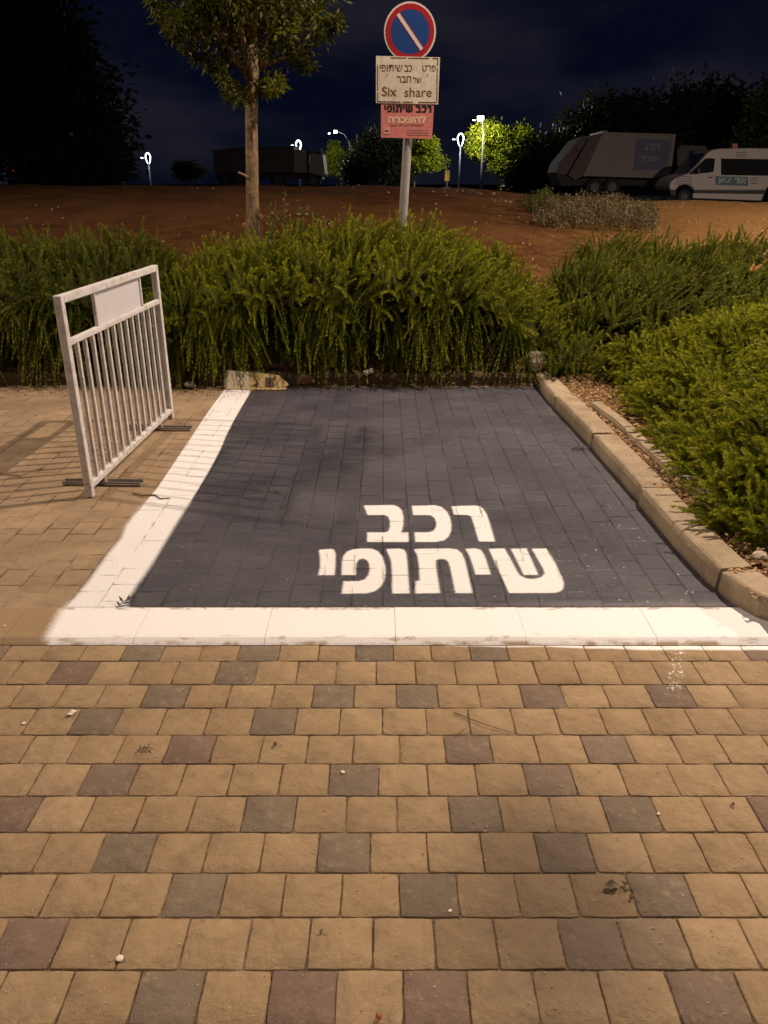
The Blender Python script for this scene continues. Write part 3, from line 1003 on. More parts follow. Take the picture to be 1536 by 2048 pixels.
def inner_core(name, fn, nu, nv, mat, parent, shrink):
    """the woody inside of a shrub: a rough hull a hand's depth under the shoots"""
    u, v = np.meshgrid(np.linspace(0, 1, nu), np.linspace(0, 1, nv))
    P = fn(u.ravel(), v.ravel())
    n = normals(fn, u.ravel(), v.ravel())
    P = P - n * shrink + rng.normal(0, 0.018, P.shape)
    idx = np.arange(nu * nv).reshape(nv, nu)
    q = np.stack([idx[:-1, :-1], idx[:-1, 1:], idx[1:, 1:], idx[1:, :-1]], -1).reshape(-1, 4)
    me = np_mesh(name, P, q)
    return link(name, me, mat, parent, smooth=False)

def normals(fn, u, v):
    e = 0.004
    du = fn(np.clip(u + e, 0, 1), v) - fn(np.clip(u - e, 0, 1), v)
    dv = fn(u, np.clip(v + e, 0, 1)) - fn(u, np.clip(v - e, 0, 1))
    return norm(np.cross(du, dv))

def sample(fn, n):
    """area-weighted random (u, v)"""
    u, v = rng.random(n * 4), rng.random(n * 4)
    e = 0.01
    du = (fn(np.clip(u + e, 0, 1), v) - fn(np.clip(u - e, 0, 1), v))
    dv = (fn(u, np.clip(v + e, 0, 1)) - fn(u, np.clip(v - e, 0, 1)))
    w = np.linalg.norm(np.cross(du, dv), axis=1)
    w /= w.sum()
    i = rng.choice(n * 4, n, replace=False, p=w)
    return u[i], v[i]

def rear_hedge(name, label, x0, x1, prof_px, n, seed_phase, mat, jut=0.0, lean=(0.25, 0.0)):
    """hedge behind the rear kerb: v=0 at the foot of the front, trailing face, crown, back"""
    xk = np.array([p[0] for p in prof_px]); zk = np.array([p[1] for p in prof_px])
    def fn(u, v):
        x = x0 + (x1 - x0) * u
        top = np.interp(x, xk, zk)
        endf = np.clip(np.minimum(u, 1 - u) * (x1 - x0) / 0.35, 0, 1) ** 0.5
        top = 0.25 + (top - 0.25) * (0.55 + 0.45 * endf)
        tv = np.array([0.0, 0.16, 0.34, 0.48, 0.64, 0.82, 1.0])
        ty = np.array([7.28, 7.06, 6.80, 6.84, 7.30, 7.95, 8.7])
        tz = np.array([0.14, 0.34, 0.56, 0.72, 0.87, 1.00, 0.80])
        y = np.interp(v, tv, ty) + jut * np.clip(1 - v, 0, 1)
        z = np.interp(v, tv, tz) * top
        l = lump(x * 1.25 + seed_phase, v * 3.0 + seed_phase)
        y = y + 0.05 - l * 0.11 * (1.1 - v)
        z = z + l * 0.10 * v + lump(x * 2.7 + 3, v * 4) * 0.045
        return np.stack([x, y, z], -1)
    t = empty(name, ((x0 + x1) / 2, 7.4, 0.1))
    tag(t, label, 'hedge', 'rosemary hedges around the parking bay')
    loc = Vector(t.location)
    u, v = sample(fn, n)
    P = fn(u, v)
    nn = normals(fn, u, v)
    nn = np.where((nn[:, 1:2] > 0.75) & (v[:, None] < 0.75), -nn, nn)
    front = np.clip(1 - v / 0.60, 0, 1)[:, None]
    up = np.array([lean[0], -0.10, 0.95])
    D = nn * (0.55 + 0.25 * front) + up * (1.0 - 0.80 * front) + rng.normal(0, 0.17, P.shape) + swirl(P, 5.5, seed_phase) * 0.34 + swirl(P, 13.0, seed_phase + 2) * 0.20
    D[:, 2] -= front[:, 0] * 0.30
    D = norm(D)
    L = rng.uniform(0.20, 0.42, n) * (1 + 0.35 * front[:, 0])
    droop = rng.uniform(0.05, 0.40, n) + front[:, 0] * rng.uniform(0.1, 1.5, n)
    keep = (front[:, 0] < 0.15) | (lump(P[:, 0] * 2.6 + 4, P[:, 2] * 3.2 + seed_phase) > -0.34 - 0.3 * rng.random(n))
    P, D, L, droop, nn = P[keep], D[keep], L[keep], droop[keep], nn[keep]
    P = P - nn * rng.uniform(0.0, 0.12, (len(P), 1)) - np.array(loc)
    sprigs('foliage', P, D, L, droop, mat, t, 100, 0.036, 0.0066)
    # trailing shoots hanging down the front
    nt = int(n * 0.34)
    u, v = rng.random(nt), rng.uniform(0.22, 0.60, nt)
    hang = lump(u * (x1 - x0) * 2.2 + 1, v * 2 + seed_phase) > -0.1
    u, v = u[hang], v[hang]; nt = len(u)
    P = fn(u, v) + np.array([0, -0.03, 0.0]) - np.array(loc)
    D = norm(np.column_stack([rng.normal(0, 0.16, nt), rng.uniform(-0.55, -0.12, nt), rng.uniform(-0.5, 0.2, nt)]))
    L = rng.uniform(0.20, 0.42, nt)
    sprigs('trailing_shoots', P, D, L, rng.uniform(0.8, 1.6, nt), M['rosemary_trail'], t, 104, 0.026, 0.0058)
    # a few dead shoots among the green
    nd_ = 90
    u, v = sample(fn, nd_)
    Pd = fn(u, v) - np.array(loc)
    sprigs('dead_shoots', Pd, norm(np.column_stack([rng.normal(.1, .4, nd_), rng.normal(-.4, .3, nd_), rng.normal(.3, .6, nd_)])), rng.uniform(.15, .34, nd_), rng.uniform(0, .8, nd_), M['dead_sprig'], t, 46, 0.020, 0.0045)
    st_u, st_v = sample(fn, 500)
    Ps = fn(st_u, st_v) - normals(fn, st_u, st_v) * 0.05 - np.array(loc)
    stems('stems', Ps, norm(np.column_stack([rng.normal(0, .25, 500), rng.normal(-.2, .2, 500), rng.normal(-.8, .3, 500)])), rng.uniform(.25, .5, 500), np.zeros(500), M['twig'], t, 0.003)
    core = lambda a, b: fn(a, b) - np.array(loc)
    inner_core('branches', core, 60, 24, M['twig'], t, 0.13)  # added hull that closes the view through the shoots
    return t

def px_prof(lst, Y):
    return [(at(p, q, Y)[0], at(p, q, Y)[2]) for p, q in lst]

prof_mid = px_prof([(300, 550), (400, 540), (500, 520), (600, 492), (700, 490), (800, 482), (900, 496), (960, 525), (1000, 556), (1060, 610), (1110, 650), (1190, 700)], 7.9)
prof_left = px_prof([(-500, 515), (0, 520), (100, 510), (200, 512), (280, 520), (340, 560), (430, 575)], 7.9)
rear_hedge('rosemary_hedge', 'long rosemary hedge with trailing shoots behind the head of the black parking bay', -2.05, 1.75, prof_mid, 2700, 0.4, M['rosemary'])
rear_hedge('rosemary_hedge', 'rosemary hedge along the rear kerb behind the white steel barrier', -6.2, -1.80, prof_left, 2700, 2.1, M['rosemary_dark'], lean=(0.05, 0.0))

def mound(name, label, foot, peak, n, mat, dirbias, Lr, drp, spread=0.24, needles=46, nl=0.025, nw=0.0052, core=0.12):
    """mound shrub: foot(u) gives the outline, peak(u,v) the height; u round or along, v from foot to ridge"""
    fn = lambda u, v: peak(u, v)
    c = fn(np.array([0.5]), np.array([0.3]))[0]
    loc = np.array([c[0], c[1], 0.08])
    t = empty(name, tuple(loc))
    tag(t, label, 'hedge', 'rosemary hedges around the parking bay')
    u, v = sample(fn, n)
    P = fn(u, v)
    nn = normals(fn, u, v)
    nn = np.where(nn[:, 2:3] < 0, -nn, nn)
    D = norm(nn * 0.8 + np.array(dirbias) + rng.normal(0, spread * 0.6, P.shape) + swirl(P, 5.0, 1.3) * 0.34 + swirl(P, 12.0, 4.1) * 0.22)
    L = rng.uniform(*Lr, n)
    P = P - nn * rng.uniform(0.0, 0.12, (n, 1)) - loc
    sprigs('foliage', P, D, L, rng.uniform(*drp, n), mat, t, needles, nl, nw)
    inner_core('branches', lambda a, b: fn(a, b) - loc, 60, 40, M['twig'], t, core * (1 if normals(fn, np.array([.5]), np.array([.5]))[0, 2] > 0 else -1))
    return t

# shaded hedge rising behind the corner, right of the long one
def peak_right(u, v):
    x = 1.35 + 5.6 * u
    y0 = np.interp(x, [1.3, 1.7, 2.6, 7], [6.55, 6.35, 6.4, 6.4])
    y = y0 + (9.4 - y0) * v
    top = np.interp(x * 9.0 / np.maximum(y, 6), [at(p, 500, 9.0)[0] for p in (1000, 1080, 1140, 1200, 1400, 1536)], [0.30, 0.42, 0.74, 0.88, 0.88, 0.86])
    edge = np.clip(u * 5.6 / 0.7, 0, 1) ** 0.6
    z = 0.10 + (top - 0.10) * edge * np.sin(np.clip(v * 1.15, 0, 1) * math.pi / 2) ** 0.8 * np.clip((1.02 - v) / 0.12, 0.2, 1)
    l = lump(x * 1.3 + 5, y * 1.6)
    return np.stack([x, y - l * 0.05, z + l * 0.12 * edge + lump(x * 3 + 1, y * 3) * 0.045], -1)
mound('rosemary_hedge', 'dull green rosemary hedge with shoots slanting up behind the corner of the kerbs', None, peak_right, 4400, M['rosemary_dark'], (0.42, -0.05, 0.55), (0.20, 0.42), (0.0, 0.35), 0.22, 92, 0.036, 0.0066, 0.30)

# bright bush overhanging the side kerb
def peak_front(u, v):
    # left outline runs from the far corner towards the camera; ridge further right
    px = np.array([1170, 1238, 1280, 1358, 1398, 1452, 1510, 1578, 1660, 1820])
    py = np.array([742, 772, 832, 935, 1012, 1062, 1090, 1105, 1120, 1140])
    k = u * (len(px) - 1)
    fx, fy = np.interp(k, np.arange(len(px)), px), np.interp(k, np.arange(len(px)), py)
    g = np.stack([gr(a, b, 0.10) for a, b in zip(fx, fy)]) if len(np.atleast_1d(fx)) < 1 else None
    a_ = (fx - 768) / F; b_ = -(fy - 1024) / F
    ry, rz = math.cos(TILT) + b_ * math.sin(TILT), -math.sin(TILT) + b_ * math.cos(TILT)
    tt = (0.10 - H) / rz
    gx, gy = a_ * tt, ry * tt
    # ridge point reached at v = 1
    rx, ryy = 4.1 - 0.15 * u, 6.1 - 1.2 * u
    x = gx + (rx - gx) * v
    y = gy + (ryy - gy) * v
    hgt = 0.10 + 0.67 * np.sin(np.clip(v * 1.1, 0, 1) * math.pi / 2) ** 0.72
    l = lump(x * 2.0 + 9, y * 2.0 + 2)
    return np.stack([x - l * 0.05, y - l * 0.05, hgt + l * 0.10 * np.clip(v * 5, 0, 1) + lump(x * 5, y * 5 + 1) * 0.02], -1)
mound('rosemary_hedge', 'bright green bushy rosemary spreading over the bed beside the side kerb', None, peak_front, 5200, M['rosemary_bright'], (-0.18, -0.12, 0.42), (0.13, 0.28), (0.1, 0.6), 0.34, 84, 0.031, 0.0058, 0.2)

# ------------------------------------------------------------------ TREES
def leaf_cloud(name, centers, radii, n_per, size, mat, parent, flat=0.8, aspect=0.38, droop=0.2):
    """leaf-sized faces clustered on clump centres"""
    C = np.repeat(np.asarray(centers), n_per, axis=0)
    Rr = np.repeat(np.asarray(radii), n_per)[:, None]
    n = len(C)
    off = rng.normal(0, 0.5, (n, 3)) * Rr * np.array([1, 1, flat])
    P = C + off
    d = norm(off + rng.normal(0, 0.35, (n, 3)) * Rr + np.array([0, 0, -droop]) * Rr)
    sidev = norm(np.cross(d, rng.normal(size=(n, 3))))
    sz = size * rng.uniform(0.6, 1.25, (n, 1))
    w = sidev * sz * aspect * 0.5
    nrm_ = norm(np.cross(d, sidev)) * sz * 0.08
    V = np.stack([P, P + d * sz * 0.45 - w + nrm_, P + d * sz, P + d * sz * 0.45 + w + nrm_], 1).reshape(-1, 3)
    k = np.arange(n)[:, None] * 4
    q = k + np.array([[0, 1, 2, 3]])
    cv = np.clip(np.repeat(rng.normal(0.45, 0.22, len(centers)), n_per) + rng.normal(0, 0.18, n), 0, 1)
    me = np_mesh(name, V, q, {'var': np.repeat(cv, 4), 'along': np.zeros(n * 4)})
    return link(name, me, mat, parent)

def crown_points(n, c, r, lo=0.35):
    d = norm(rng.normal(size=(n, 3)))
    s = rng.uniform(lo, 1.0, (n, 1)) ** 0.6
    return np.asarray(c) + d * s * np.asarray(r)

M['bark'] = mat_bark('pale_bark', (0.125, 0.080, 0.043), (0.255, 0.178, 0.100))
M['bark_dark'] = mat_bark('dark_bark', (0.035, 0.025, 0.016), (0.08, 0.058, 0.036))
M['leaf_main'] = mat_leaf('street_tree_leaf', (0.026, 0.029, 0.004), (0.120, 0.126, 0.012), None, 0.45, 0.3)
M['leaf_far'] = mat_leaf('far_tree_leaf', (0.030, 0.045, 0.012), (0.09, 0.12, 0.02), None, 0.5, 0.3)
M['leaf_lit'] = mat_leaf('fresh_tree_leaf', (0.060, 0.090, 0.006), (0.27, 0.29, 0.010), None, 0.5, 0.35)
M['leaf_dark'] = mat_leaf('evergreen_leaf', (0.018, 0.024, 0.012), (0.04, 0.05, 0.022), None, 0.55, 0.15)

# the young tree in the hedge
def street_tree():
    base = at(508, 470, 9.2); base[2] = 0.2
    t = empty('street_tree', tuple(base))
    tag(t, 'slim pale trunked tree growing out of the hedge left of the sign', 'tree')
    b = Vector(base)
    pts = []
    for px_, py_ in ((507, 470), (505, 400), (504, 330), (503, 260), (503, 195), (505, 140), (502, 90)):
        pts.append(Vector(at(px_, py_, 9.2)) - b)
    pts.insert(0, Vector((0, 0, -0.1)))
    m = MB()
    m.tube(pts, [0.088, 0.080, 0.070, 0.068, 0.066, 0.066, 0.072, 0.060][:len(pts)], 14)
    m.build('trunk', M['bark'], t, True)
    # cut stub on the trunk
    MB().tube([Vector(at(497, 357, 9.16)) - b, Vector(at(487, 350, 9.10)) - b, Vector(at(477, 345, 9.05)) - b], [0.020, 0.016, 0.010], 7).build('stub', M['bark'], t, True)
    fork = Vector(at(504, 150, 9.2)) - b
    lm = MB()
    tips = []
    for k in range(13):
        a = k * 2.4 + rnd.uniform(-.3, .3)
        rr, zz = rnd.uniform(0.45, 0.90), rnd.uniform(0.5, 1.7)
        st = fork + Vector((0, 0, rnd.uniform(-0.15, 0.6)))
        tip = fork + Vector((math.cos(a) * rr, math.sin(a) * rr, zz))
        mid = st.lerp(tip, 0.5) + Vector((math.cos(a) * 0.08, math.sin(a) * 0.08, -0.10))
        lm.tube([st, mid, tip], [0.034, 0.020, 0.008], 6)
        tips += [mid, tip]
    lm.tube([fork, fork + Vector((0.05, 0, 0.9)), fork + Vector((-0.05, 0.05, 1.9))], [0.06, 0.045, 0.02], 8)
    lm.build('limbs', M['bark'], t, True)
    fo = np.array(fork)
    cent = crown_points(165, fo + np.array([-0.02, 0, 1.08]), (0.98, 0.98, 0.95), 0.3)
    low = [np.array(at(px_, py_, 9.2 + rnd.uniform(-.25, .25))) - base for px_, py_ in
           ((452, 160), (470, 175), (462, 190), (480, 195), (445, 145), (538, 160), (548, 172), (530, 180), (545, 150), (555, 165), (420, 130), (400, 110), (375, 95), (350, 70), (590, 110), (612, 130), (605, 95), (640, 70), (665, 50), (672, 45), (335, 50), (320, 20), (310, 0), (630, 30))]
    cent = np.concatenate([cent, np.array(low), np.array([tuple(p) for p in tips])])
    rad = rng.uniform(0.11, 0.24, len(cent))
    rad[165:165 + len(low)] = 0.065
    leaf_cloud('crown', cent, rad, 84, 0.078, M['leaf_main'], t, 0.8, 0.34, 0.35)
street_tree()

def far_tree(name, label, base, trunk_h, blobs, n_clumps, n_per, leaf, mat, bark, tr=0.12, clump=0.3, group=None):
    t = empty(name, tuple(base))
    tag(t, label, 'tree', group)
    b = np.asarray(base)
    top = Vector(np.mean([np.asarray(c) for c, r in blobs], axis=0) - b)
    m = MB()
    m.tube([Vector((0, 0, -0.3)), Vector((0.02, 0, trunk_h * 0.5)), Vector((top.x * 0.25, top.y * 0.25, trunk_h))], [tr, tr * 0.85, tr * 0.75], 8)
    for c, r in blobs:
        cc = Vector(np.asarray(c) - b)
        st = Vector((top.x * 0.25, top.y * 0.25, trunk_h))
        m.tube([st, st.lerp(cc, 0.55) + Vector((0, 0, -0.1)), cc], [tr * 0.55, tr * 0.35, tr * 0.15], 6)
    m.build('trunk', bark, t, True)
    cent = np.concatenate([crown_points(n_clumps, np.asarray(c) - b, r, 0.3) for c, r in blobs])
    leaf_cloud('crown', cent, rng.uniform(0.6, 1.2, len(cent)) * clump, n_per, leaf, mat, t, 0.85, 0.5, 0.2)
    return t

def blob(px_, py_, rx, rz, Y):
    """ellipsoid crown at an image point, radii in photo pixels"""
    c = at(px_, py_, Y)
    k = Y * 1.06 / F
    return (c, (rx * k, rx * k * 0.8, rz * k))

def gz(x, y):
    return float(terrain(np.array([x]), np.array([y]))[0])
def foot(px_, Y):
    x = at(px_, 370, Y)[0]
    return np.array([x, Y, gz(x, Y)])

# great dark evergreen at the left
Y = 42
far_tree('evergreen_tree', 'huge dark evergreen filling the left edge against the night sky', foot(60, Y), 3.0,
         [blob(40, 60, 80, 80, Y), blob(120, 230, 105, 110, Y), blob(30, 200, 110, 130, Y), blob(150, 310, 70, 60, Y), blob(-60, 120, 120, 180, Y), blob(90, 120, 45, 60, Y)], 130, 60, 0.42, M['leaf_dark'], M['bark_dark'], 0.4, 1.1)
# lit tree under the white street lamp
Y = 66
far_tree('broadleaf_tree', 'brightly lit broadleaf tree under the bare white street lamp', foot(1002, Y), 1.6,
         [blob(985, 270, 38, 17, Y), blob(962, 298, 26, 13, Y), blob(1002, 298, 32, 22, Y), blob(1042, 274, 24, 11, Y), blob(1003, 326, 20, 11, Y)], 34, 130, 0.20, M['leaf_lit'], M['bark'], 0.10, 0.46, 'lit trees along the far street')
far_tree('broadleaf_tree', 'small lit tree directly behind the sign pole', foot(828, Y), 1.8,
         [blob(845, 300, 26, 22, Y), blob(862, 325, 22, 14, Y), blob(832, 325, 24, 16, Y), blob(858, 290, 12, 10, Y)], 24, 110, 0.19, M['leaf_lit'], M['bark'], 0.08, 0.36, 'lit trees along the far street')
far_tree('broadleaf_tree', 'lone rounded bush tree standing on the skyline left of the pale trunk', foot(377, 58), 0.5,
         [blob(377, 344, 22, 12, 58), blob(366, 338, 12, 9, 58), blob(390, 340, 12, 10, 58)], 26, 40, 0.2, M['leaf_far'], M['bark_dark'], 0.06, 0.35)
far_tree('broadleaf_tree', 'thin tree with a yellowish low crown beside the dark lorry', foot(682, 84), 1.6,
         [blob(664, 340, 14, 8, 84), blob(660, 320, 10, 10, 84), blob(690, 318, 26, 18, 84), blob(665, 300, 10, 12, 84)], 24, 70, 0.22, M['leaf_lit'], M['bark'], 0.05, 0.35)
far_tree('broadleaf_tree', 'dark spreading tree between the lamp pole and the sign', foot(745, 75), 2.0,
         [blob(740, 320, 48, 36, 75), blob(770, 300, 46, 34, 75), blob(720, 345, 30, 20, 75), blob(790, 330, 40, 30, 75)], 60, 44, 0.36, M['leaf_dark'], M['bark_dark'], 0.15, 0.7)
for px_, w_, h_, top_, lab in ((1110, 60, 40, 320, 'low dark tree behind the tail of the garbage lorry'),
                              (1215, 80, 60, 270, 'dark broad tree rising behind the garbage lorry body'),
                              (1330, 80, 66, 262, 'dark tree behind the gap between lorry and minibus'),
                              (1440, 70, 70, 250, 'tall dark tree above the front of the minibus')):
    Y = 52 + rnd.uniform(-2, 2)
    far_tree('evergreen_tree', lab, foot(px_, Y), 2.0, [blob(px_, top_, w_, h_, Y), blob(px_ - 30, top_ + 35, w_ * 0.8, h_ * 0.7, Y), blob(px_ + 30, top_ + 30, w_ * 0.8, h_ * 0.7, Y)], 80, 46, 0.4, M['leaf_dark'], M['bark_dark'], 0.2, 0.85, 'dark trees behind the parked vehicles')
far_tree('broadleaf_tree', 'green tree leaning over the roof of the minibus', foot(1545, 44), 2.2,
         [blob(1530, 255, 44, 50, 44), blob(1500, 285, 26, 16, 44), blob(1560, 210, 50, 50, 44)], 50, 44, 0.26, M['leaf_far'], M['bark_dark'], 0.12, 0.5)

# ------------------------------------------------------------------ leafy shrub round the trunk, dry scrub, weeds
M['shrub_leaf'] = mat_leaf('shrub_leaf', (0.045, 0.060, 0.012), (0.140, 0.150, 0.028), None, 0.4, 0.3)
M['dry_leaf'] = mat_leaf('dry_scrub_leaf', (0.085, 0.064, 0.032), (0.215, 0.168, 0.085), None, 0.7, 0.15)
M['dry_stem'] = simple('dry_stem', (0.13, 0.095, 0.05), 0.9, 0.4, 20)
M['grass'] = mat_leaf('grass_blade', (0.045, 0.042, 0.012), (0.12, 0.10, 0.03), None, 0.6, 0.25)

def leafy_shrub():
    Y = 8.15
    base = at(540, 470, Y); base[2] = 0.25
    t = empty('wild_shrub', tuple(base))
    tag(t, 'straggly small leaved shrub with long bare tipped shoots at the foot of the slim tree', 'shrub')
    tips = [(570, 380), (552, 402), (600, 412), (615, 408), (640, 430), (655, 432), (480, 470), (470, 482), (500, 452), (520, 435), (535, 430), (545, 455), (560, 445), (580, 470), (600, 460), (630, 455), (660, 470), (490, 490), (510, 470), (555, 420), (575, 430), (530, 480), (550, 490), (610, 440), (540, 405), (505, 480), (565, 470), (590, 440)]
    sm = MB()
    LP, LD, LS = [], [], []
    for px_, py_ in tips:
        Yk = Y + rnd.uniform(-0.25, 0.25)
        tip = Vector(at(px_, py_, Yk) - base)
        st = Vector((rnd.uniform(-0.22, 0.22) + tip.x * 0.3, rnd.uniform(-.1, .1), 0.0))
        mid = st.lerp(tip, 0.55) + Vector((rnd.uniform(-.05, .05), 0, 0.04))
        sm.tube([st, mid, tip], [0.006, 0.004, 0.0018], 5)
        for k in range(74):
            f = rnd.uniform(0.12, 1.0)
            p = st.lerp(mid, f / 0.55) if f < 0.55 else mid.lerp(tip, (f - 0.55) / 0.45)
            LP.append(p); LD.append((rnd.gauss(0, 1), rnd.gauss(-0.3, 1), rnd.gauss(0.35, 0.6))); LS.append(rnd.uniform(0.026, 0.052))
    sm.build('stems', M['dry_stem'], t)
    P = np.array([tuple(p) for p in LP]); D = norm(np.array(LD)); S = np.array(LS)[:, None]
    sd = norm(np.cross(D, rng.normal(size=D.shape)))
    V = np.stack([P, P + D * S * 0.5 - sd * S * 0.3, P + D * S, P + D * S * 0.5 + sd * S * 0.3], 1).reshape(-1, 3)
    k = np.arange(len(P))[:, None] * 4
    me = np_mesh('foliage', V, k + np.array([[0, 1, 2, 3]]), {'var': np.repeat(np.clip(rng.normal(.5, .25, len(P)), 0, 1), 4), 'along': np.zeros(len(P) * 4)})
    link('foliage', me, M['shrub_leaf'], t)
    petal = simple('pink_petal', (0.30, 0.12, 0.08), 0.6)
    for px_, py_ in ((496, 444), (522, 434), (489, 450)):
        fl = MB()
        c = Vector(at(px_, py_, 8.6) - base)
        for k in range(6):
            a = k * 1.05
            fl.box(c + Vector((math.cos(a) * .014, -.01, math.sin(a) * .014)), (.022, .008, .018), 0.003, Matrix.Rotation(a, 4, 'Y'))
        fl.build('flower', petal, t)
leafy_shrub()

def scrub(name, label, cat, px0, px1, top, bot, Y0, Y1, n, mat, smat, size, hgt=None, group=None):
    cx = (at(px0, bot, (Y0 + Y1) / 2)[0] + at(px1, bot, (Y0 + Y1) / 2)[0]) / 2
    cy = (Y0 + Y1) / 2
    base = np.array([cx, cy, gz(cx, cy)])
    t = empty(name, tuple(base))
    tag(t, label, cat, group)
    SP, SD, SL, LP = [], [], [], []
    for i in range(n):
        Yk = rnd.uniform(Y0, Y1)
        f = rnd.random()
        x = at(px0 + (px1 - px0) * f, bot, Yk)[0]
        z = gz(x, Yk)
        zt = at(0, top, Yk)[2]
        env = (0.45 + 0.55 * math.sin(math.pi * min(1, max(0, f * 1.05))) ** 0.6) * (0.75 + 0.25 * math.sin(f * 19 + Yk * 2))
        hh = (hgt if hgt else max(0.15, zt - z)) * env * rnd.uniform(0.65, 1.08)
        d = norm(np.array([rnd.gauss(0, .28), rnd.gauss(0, .25), 1.0]))
        SP.append(np.array([x, Yk, z]) - base); SD.append(d); SL.append(hh)
        for k in range(22):
            q = rnd.uniform(0.25, 1.02)
            LP.append(SP[-1] + d * hh * q + np.array([rnd.gauss(0, .05), rnd.gauss(0, .05), rnd.gauss(0, .03)]) * (hh / 0.5))
    SP, SD, SL = np.array(SP), np.array(SD), np.array(SL)
    stems('stems', SP, SD, SL, np.zeros(n), smat, t, 0.006)
    P = np.array(LP)
    D = norm(rng.normal(size=P.shape) + np.array([0, 0, .5]))
    S = size * rng.uniform(.6, 1.3, (len(P), 1))
    sd = norm(np.cross(D, rng.normal(size=D.shape)))
    V = np.stack([P, P + D * S * .5 - sd * S * .3, P + D * S, P + D * S * .5 + sd * S * .3], 1).reshape(-1, 3)
    k = np.arange(len(P))[:, None] * 4
    me = np_mesh('foliage', V, k + np.array([[0, 1, 2, 3]]), {'var': np.repeat(rng.random(len(P)), 4), 'along': np.zeros(len(P) * 4)})
    link('foliage', me, mat, t)
    return t
scrub('dry_scrub', 'grey brown dry scrub on the red soil in front of the garbage lorry', 'shrub', 1070, 1315, 382, 436, 16.5, 20.5, 520, M['dry_leaf'], M['dry_stem'], 0.055)
scrub('dry_scrub', 'low dry weeds at the left end of the grey scrub patch', 'shrub', 1050, 1130, 384, 425, 18.5, 21, 90, M['shrub_leaf'], M['dry_stem'], 0.06, 0.5)
for px_, w_, lab in ((893, 16, 'small lit shrub left of the slim street lamp'), (915, 14, 'small lit shrub at the foot of the slim street lamp'), (945, 22, 'wider lit shrub right of the slim street lamp'), (1005, 14, 'tiny shrub at the foot of the brightly lit tree')):
    scrub('roadside_shrub', lab, 'shrub', px_ - w_, px_ + w_, 362, 374, 70, 72, 30, M['dry_leaf'], M['dry_stem'], 0.2, 0.6, 'shrubs on the far street island')

def grass():
    n = 2600
    V = []
    x = rng.uniform(-4.2, 7.5, n); y = 8.4 + np.abs(rng.normal(0, 0.8, n))
    dens = np.interp(x, [-4.2, -3, -1.8, -1.2, 0.5, 2, 4, 7.5], [.5, .6, 1, .6, .25, .35, .15, .1])
    keep = rng.random(n) < dens
    x, y = x[keep], y[keep]
    far_n = 900
    xf = rng.uniform(-12, 16, far_n); yf = rng.uniform(10, 24, far_n)
    x = np.concatenate([x, xf]); y = np.concatenate([y, yf])
    n = len(x)
    z = terrain(x, y) - 0.01
    h = np.where(np.arange(n) < n - far_n, rng.uniform(.18, .55, n), rng.uniform(.05, .16, n)) 
    d = norm(np.column_stack([rng.normal(.10, .22, n), rng.normal(0, .2, n), np.ones(n)]))
    P = np.column_stack([x, y, z])
    s = norm(np.cross(d, rng.normal(size=(n, 3)))) * 0.004
    mid = P + d * h[:, None] * .55
    tip = P + d * h[:, None] + np.column_stack([rng.normal(.05, .05, n), rng.normal(0, .04, n), -h * .1])
    V = np.stack([P - s, P + s, mid + s * .8, mid - s * .8, tip], 1).reshape(-1, 3)
    k = np.arange(n)[:, None] * 5
    Fq = np.concatenate([k + np.array([[0, 1, 2]]), k + np.array([[0, 2, 3]]), k + np.array([[3, 2, 4]])])
    me = np_mesh('grass', V, Fq, {'var': np.repeat(rng.random(n), 5), 'along': np.zeros(n * 5)})
    o = link('grass', me, M['grass'])
    tag(o, 'sparse dry grass stems on the red soil behind the hedges', 'grass', kind='stuff')
grass()

def rough_stone(bm_list, c, r):
    pass

def scatter_chips(name, label, cat, P, size, thick, mat, aspect=0.4):
    """many small flat flakes lying at points P"""
    n = len(P)
    a = rng.uniform(0, 6.28, n)
    tilt = rng.normal(0, .35, (n, 2))
    d = norm(np.column_stack([np.cos(a), np.sin(a), tilt[:, 0]]))
    w = norm(np.column_stack([-np.sin(a), np.cos(a), tilt[:, 1]]))
    u = np.cross(d, w)
    L = (size * rng.uniform(.4, 1.3, n))[:, None]
    W = L * aspect * rng.uniform(.5, 1.3, (n, 1))
    t = thick * rng.uniform(.5, 1.5, (n, 1))
    top = P + u * t
    V = np.stack([P - d * L / 2, P + w * W / 2, P + d * L / 2, P - w * W / 2, top - d * L * .45, top + w * W * .45 + u * t * .5, top + d * L * .45, top - w * W * .45], 1).reshape(-1, 3)
    k = np.arange(n)[:, None] * 8
    Fq = np.concatenate([k + np.array([f]) for f in ([4, 7, 6, 5], [0, 3, 7, 4], [3, 2, 6, 7], [2, 1, 5, 6], [1, 0, 4, 5])])
    me = np_mesh(name, V, Fq, {'var': np.repeat(rng.random(n), 8), 'along': np.zeros(n * 8)})
    o = link(name, me, mat)
    tag(o, label, cat, kind='stuff')
    return o

def mat_chip(name, a, b):
    t = NT(name)
    c = t.mix(t.attr('var'), a, b)
    return t.done(c, 0.85, spec=0.2)
M['chip'] = mat_chip('wood_chip', (0.12, 0.055, 0.022), (0.50, 0.33, 0.17))
M['litter'] = mat_chip('dead_leaf', (0.055, 0.030, 0.014), (0.26, 0.15, 0.07))
M['stone'] = mat_chip('field_stone', (0.17, 0.10, 0.05), (0.42, 0.31, 0.19))
M['grit'] = mat_chip('pale_grit', (0.20, 0.13, 0.06), (0.52, 0.40, 0.26))

